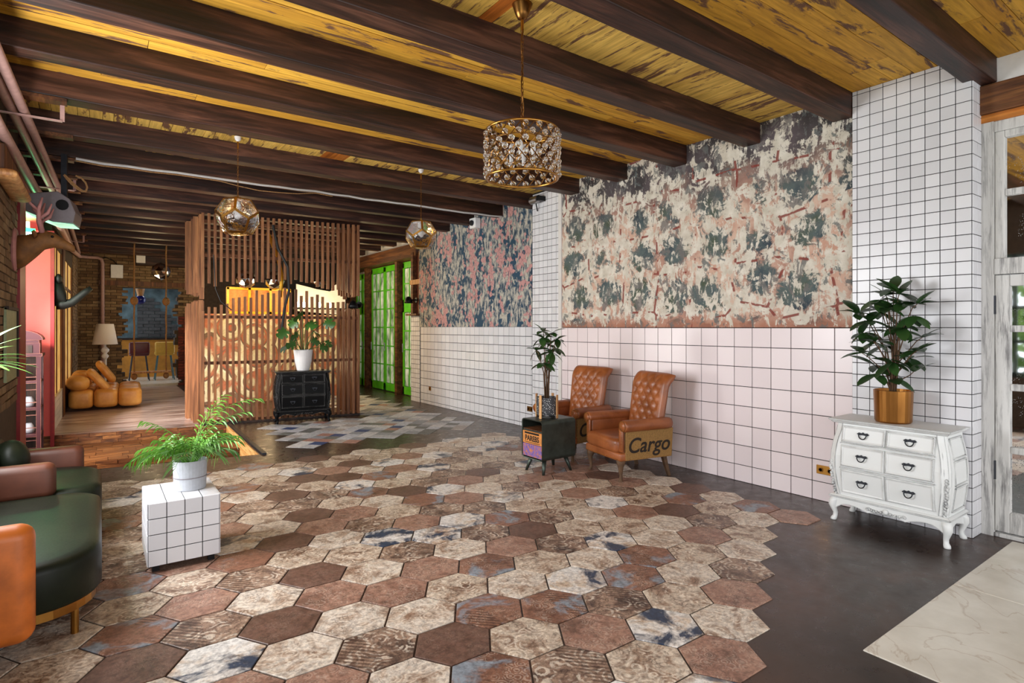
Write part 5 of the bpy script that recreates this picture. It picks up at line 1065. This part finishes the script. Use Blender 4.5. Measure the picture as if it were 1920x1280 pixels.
# ------------------------------------------------------------------ small fittings
def outlet(label, X, y, z, n_=2):
    t_ = thing('outlet', label, 'outlet', (X, y, z), 0, 'brass wall outlets'); MB().box(-.012, 0, -.04*n_, .04*n_, -.04, .04).build('plate', 'brass', t_, bevel=.003)
    for i in range(n_): MB().lathe([(.022, 0), (.022, -.006), (.015, -.006), (.013, 0)], 14, (-.012, .08*(i-(n_-1)/2), 0), 'x').build('socket', 'brass_dark', t_)
outlet('double brass outlet on the pink tiles beside the white chest', 5.344, 2.55, .285); outlet('double brass outlet on white tiles left of the armchairs', 5.494, 7.12, .30); outlet('single brass outlet low on the far white tiles', 5.494, 10.48, .33, 1)
def sconce(label, loc, rz): t_ = thing('wall_spot', label, 'lamp', loc, rz, 'black wall spots'); MB().tube([(0, 0, 0), (-.14, 0, .0)], .014, 8).build('arm', 'black_metal', t_); MB().lathe([(.03, 0), (.06, 0), (.06, .02), (.0, .02)], 14, ax='x').build('mount', 'black_metal', t_); MB().lathe([(.02, .08), (.05, .06), (.08, 0), (.09, -.06), (.075, -.055)], 16, (-.17, 0, -.01), cap=False).build('shade', 'black_metal', t_, smooth=True); MB().ball((-.17, 0, -.02), .04, 8, 6).build('bulb', 'pot_white', t_, smooth=True)
sconce('black wall spot on the timber frame beside the green doors', (5.48, 11.1, 2.16), 0); sconce('black wall spot on the right end of the slatted partition', (3.84, 10.1, 1.99), R_(35))
cm = thing('ceiling_spot', 'black spotlight bracket at the top of the narrow tiled pillar', 'lamp', (5.30, 6.72, 3.47), 0); MB().box(-.06, .08, -.12, .12, -.02, .05).build('bracket', 'black_metal', cm); MB().lathe([(.0, -.08), (.05, -.08), (.055, .08), (.0, .08)], 12, (-.04, 0, .0), 'y').build('housing', 'silver', cm); MB().bar((-.02, 0, -.02), (.06, .06, -.14), .015, .01).build('arm', 'black_metal', cm)
sk = thing('wall_speaker', 'small white device on a bracket at the top of the pink mural', 'device', (5.40, 8.62, 3.42), 0); MB().box(-.05, .06, -.1, .1, -.09, .09).build('body', 'white_paint', sk, bevel=.01); MB().lathe([(.0, 0), (.05, 0), (.05, -.03), (0, -.03)], 12, (-.05, 0, 0), 'x').build('lens', 'iron', sk)
tag(MB().tube([(.42, 4.27, CZ), (.42, 4.27, CZ-.06), (.44, 4.27, CZ-.09), (.46, 4.28, CZ-.06)], .004, 5).build('ceiling_hook', 'iron'), 'small bare wire hook on the yellow ceiling boards at upper left', 'hook')
# ------------------------------------------------------------------ garden outside the left window (seen in the mirror)
struct(MB().box(-14, -1.6, -10, 16, -.6, -.5).build('ground', 'leaf_out'), 'garden ground outside the left windows')
random.seed(77); BL = leafmesh('leaf_cluster', 'leaf_out', .5, .2, .2, .3, 4)
for i, (x, y, h) in enumerate(((-4.0, 2.6, 3.2), (-5.0, 4.6, 3.8), (-4.6, .6, 3.4))):
    m = MB()
    for k in range(260):
        q = Vector((random.gauss(0, 1), random.gauss(0, 1), random.gauss(0, 1))).normalized()*random.uniform(.6, 1); p = Vector((q.x*1.1, q.y*1.1, h*.6+q.z*h*.45)); rm = Euler((random.random()*6, random.random()*6, random.random()*6)).to_matrix()
        m.add([tuple(p+rm @ (v.co*.55)) for v in BL.vertices], [tuple(f_.vertices) for f_ in BL.polygons])
    b = thing('garden_shrub', ['leafy shrub straight outside the mirrored window', 'tall leafy shrub further along the garden', 'leafy shrub outside nearer the viewer'][i], 'shrub', (x, y, -.5), 0, 'garden shrubs'); m.build('foliage', 'leaf_out', b); MB().tube([(0, 0, 0), (0, 0, h*.6)], .06, 8).build('trunk', 'stem', b)
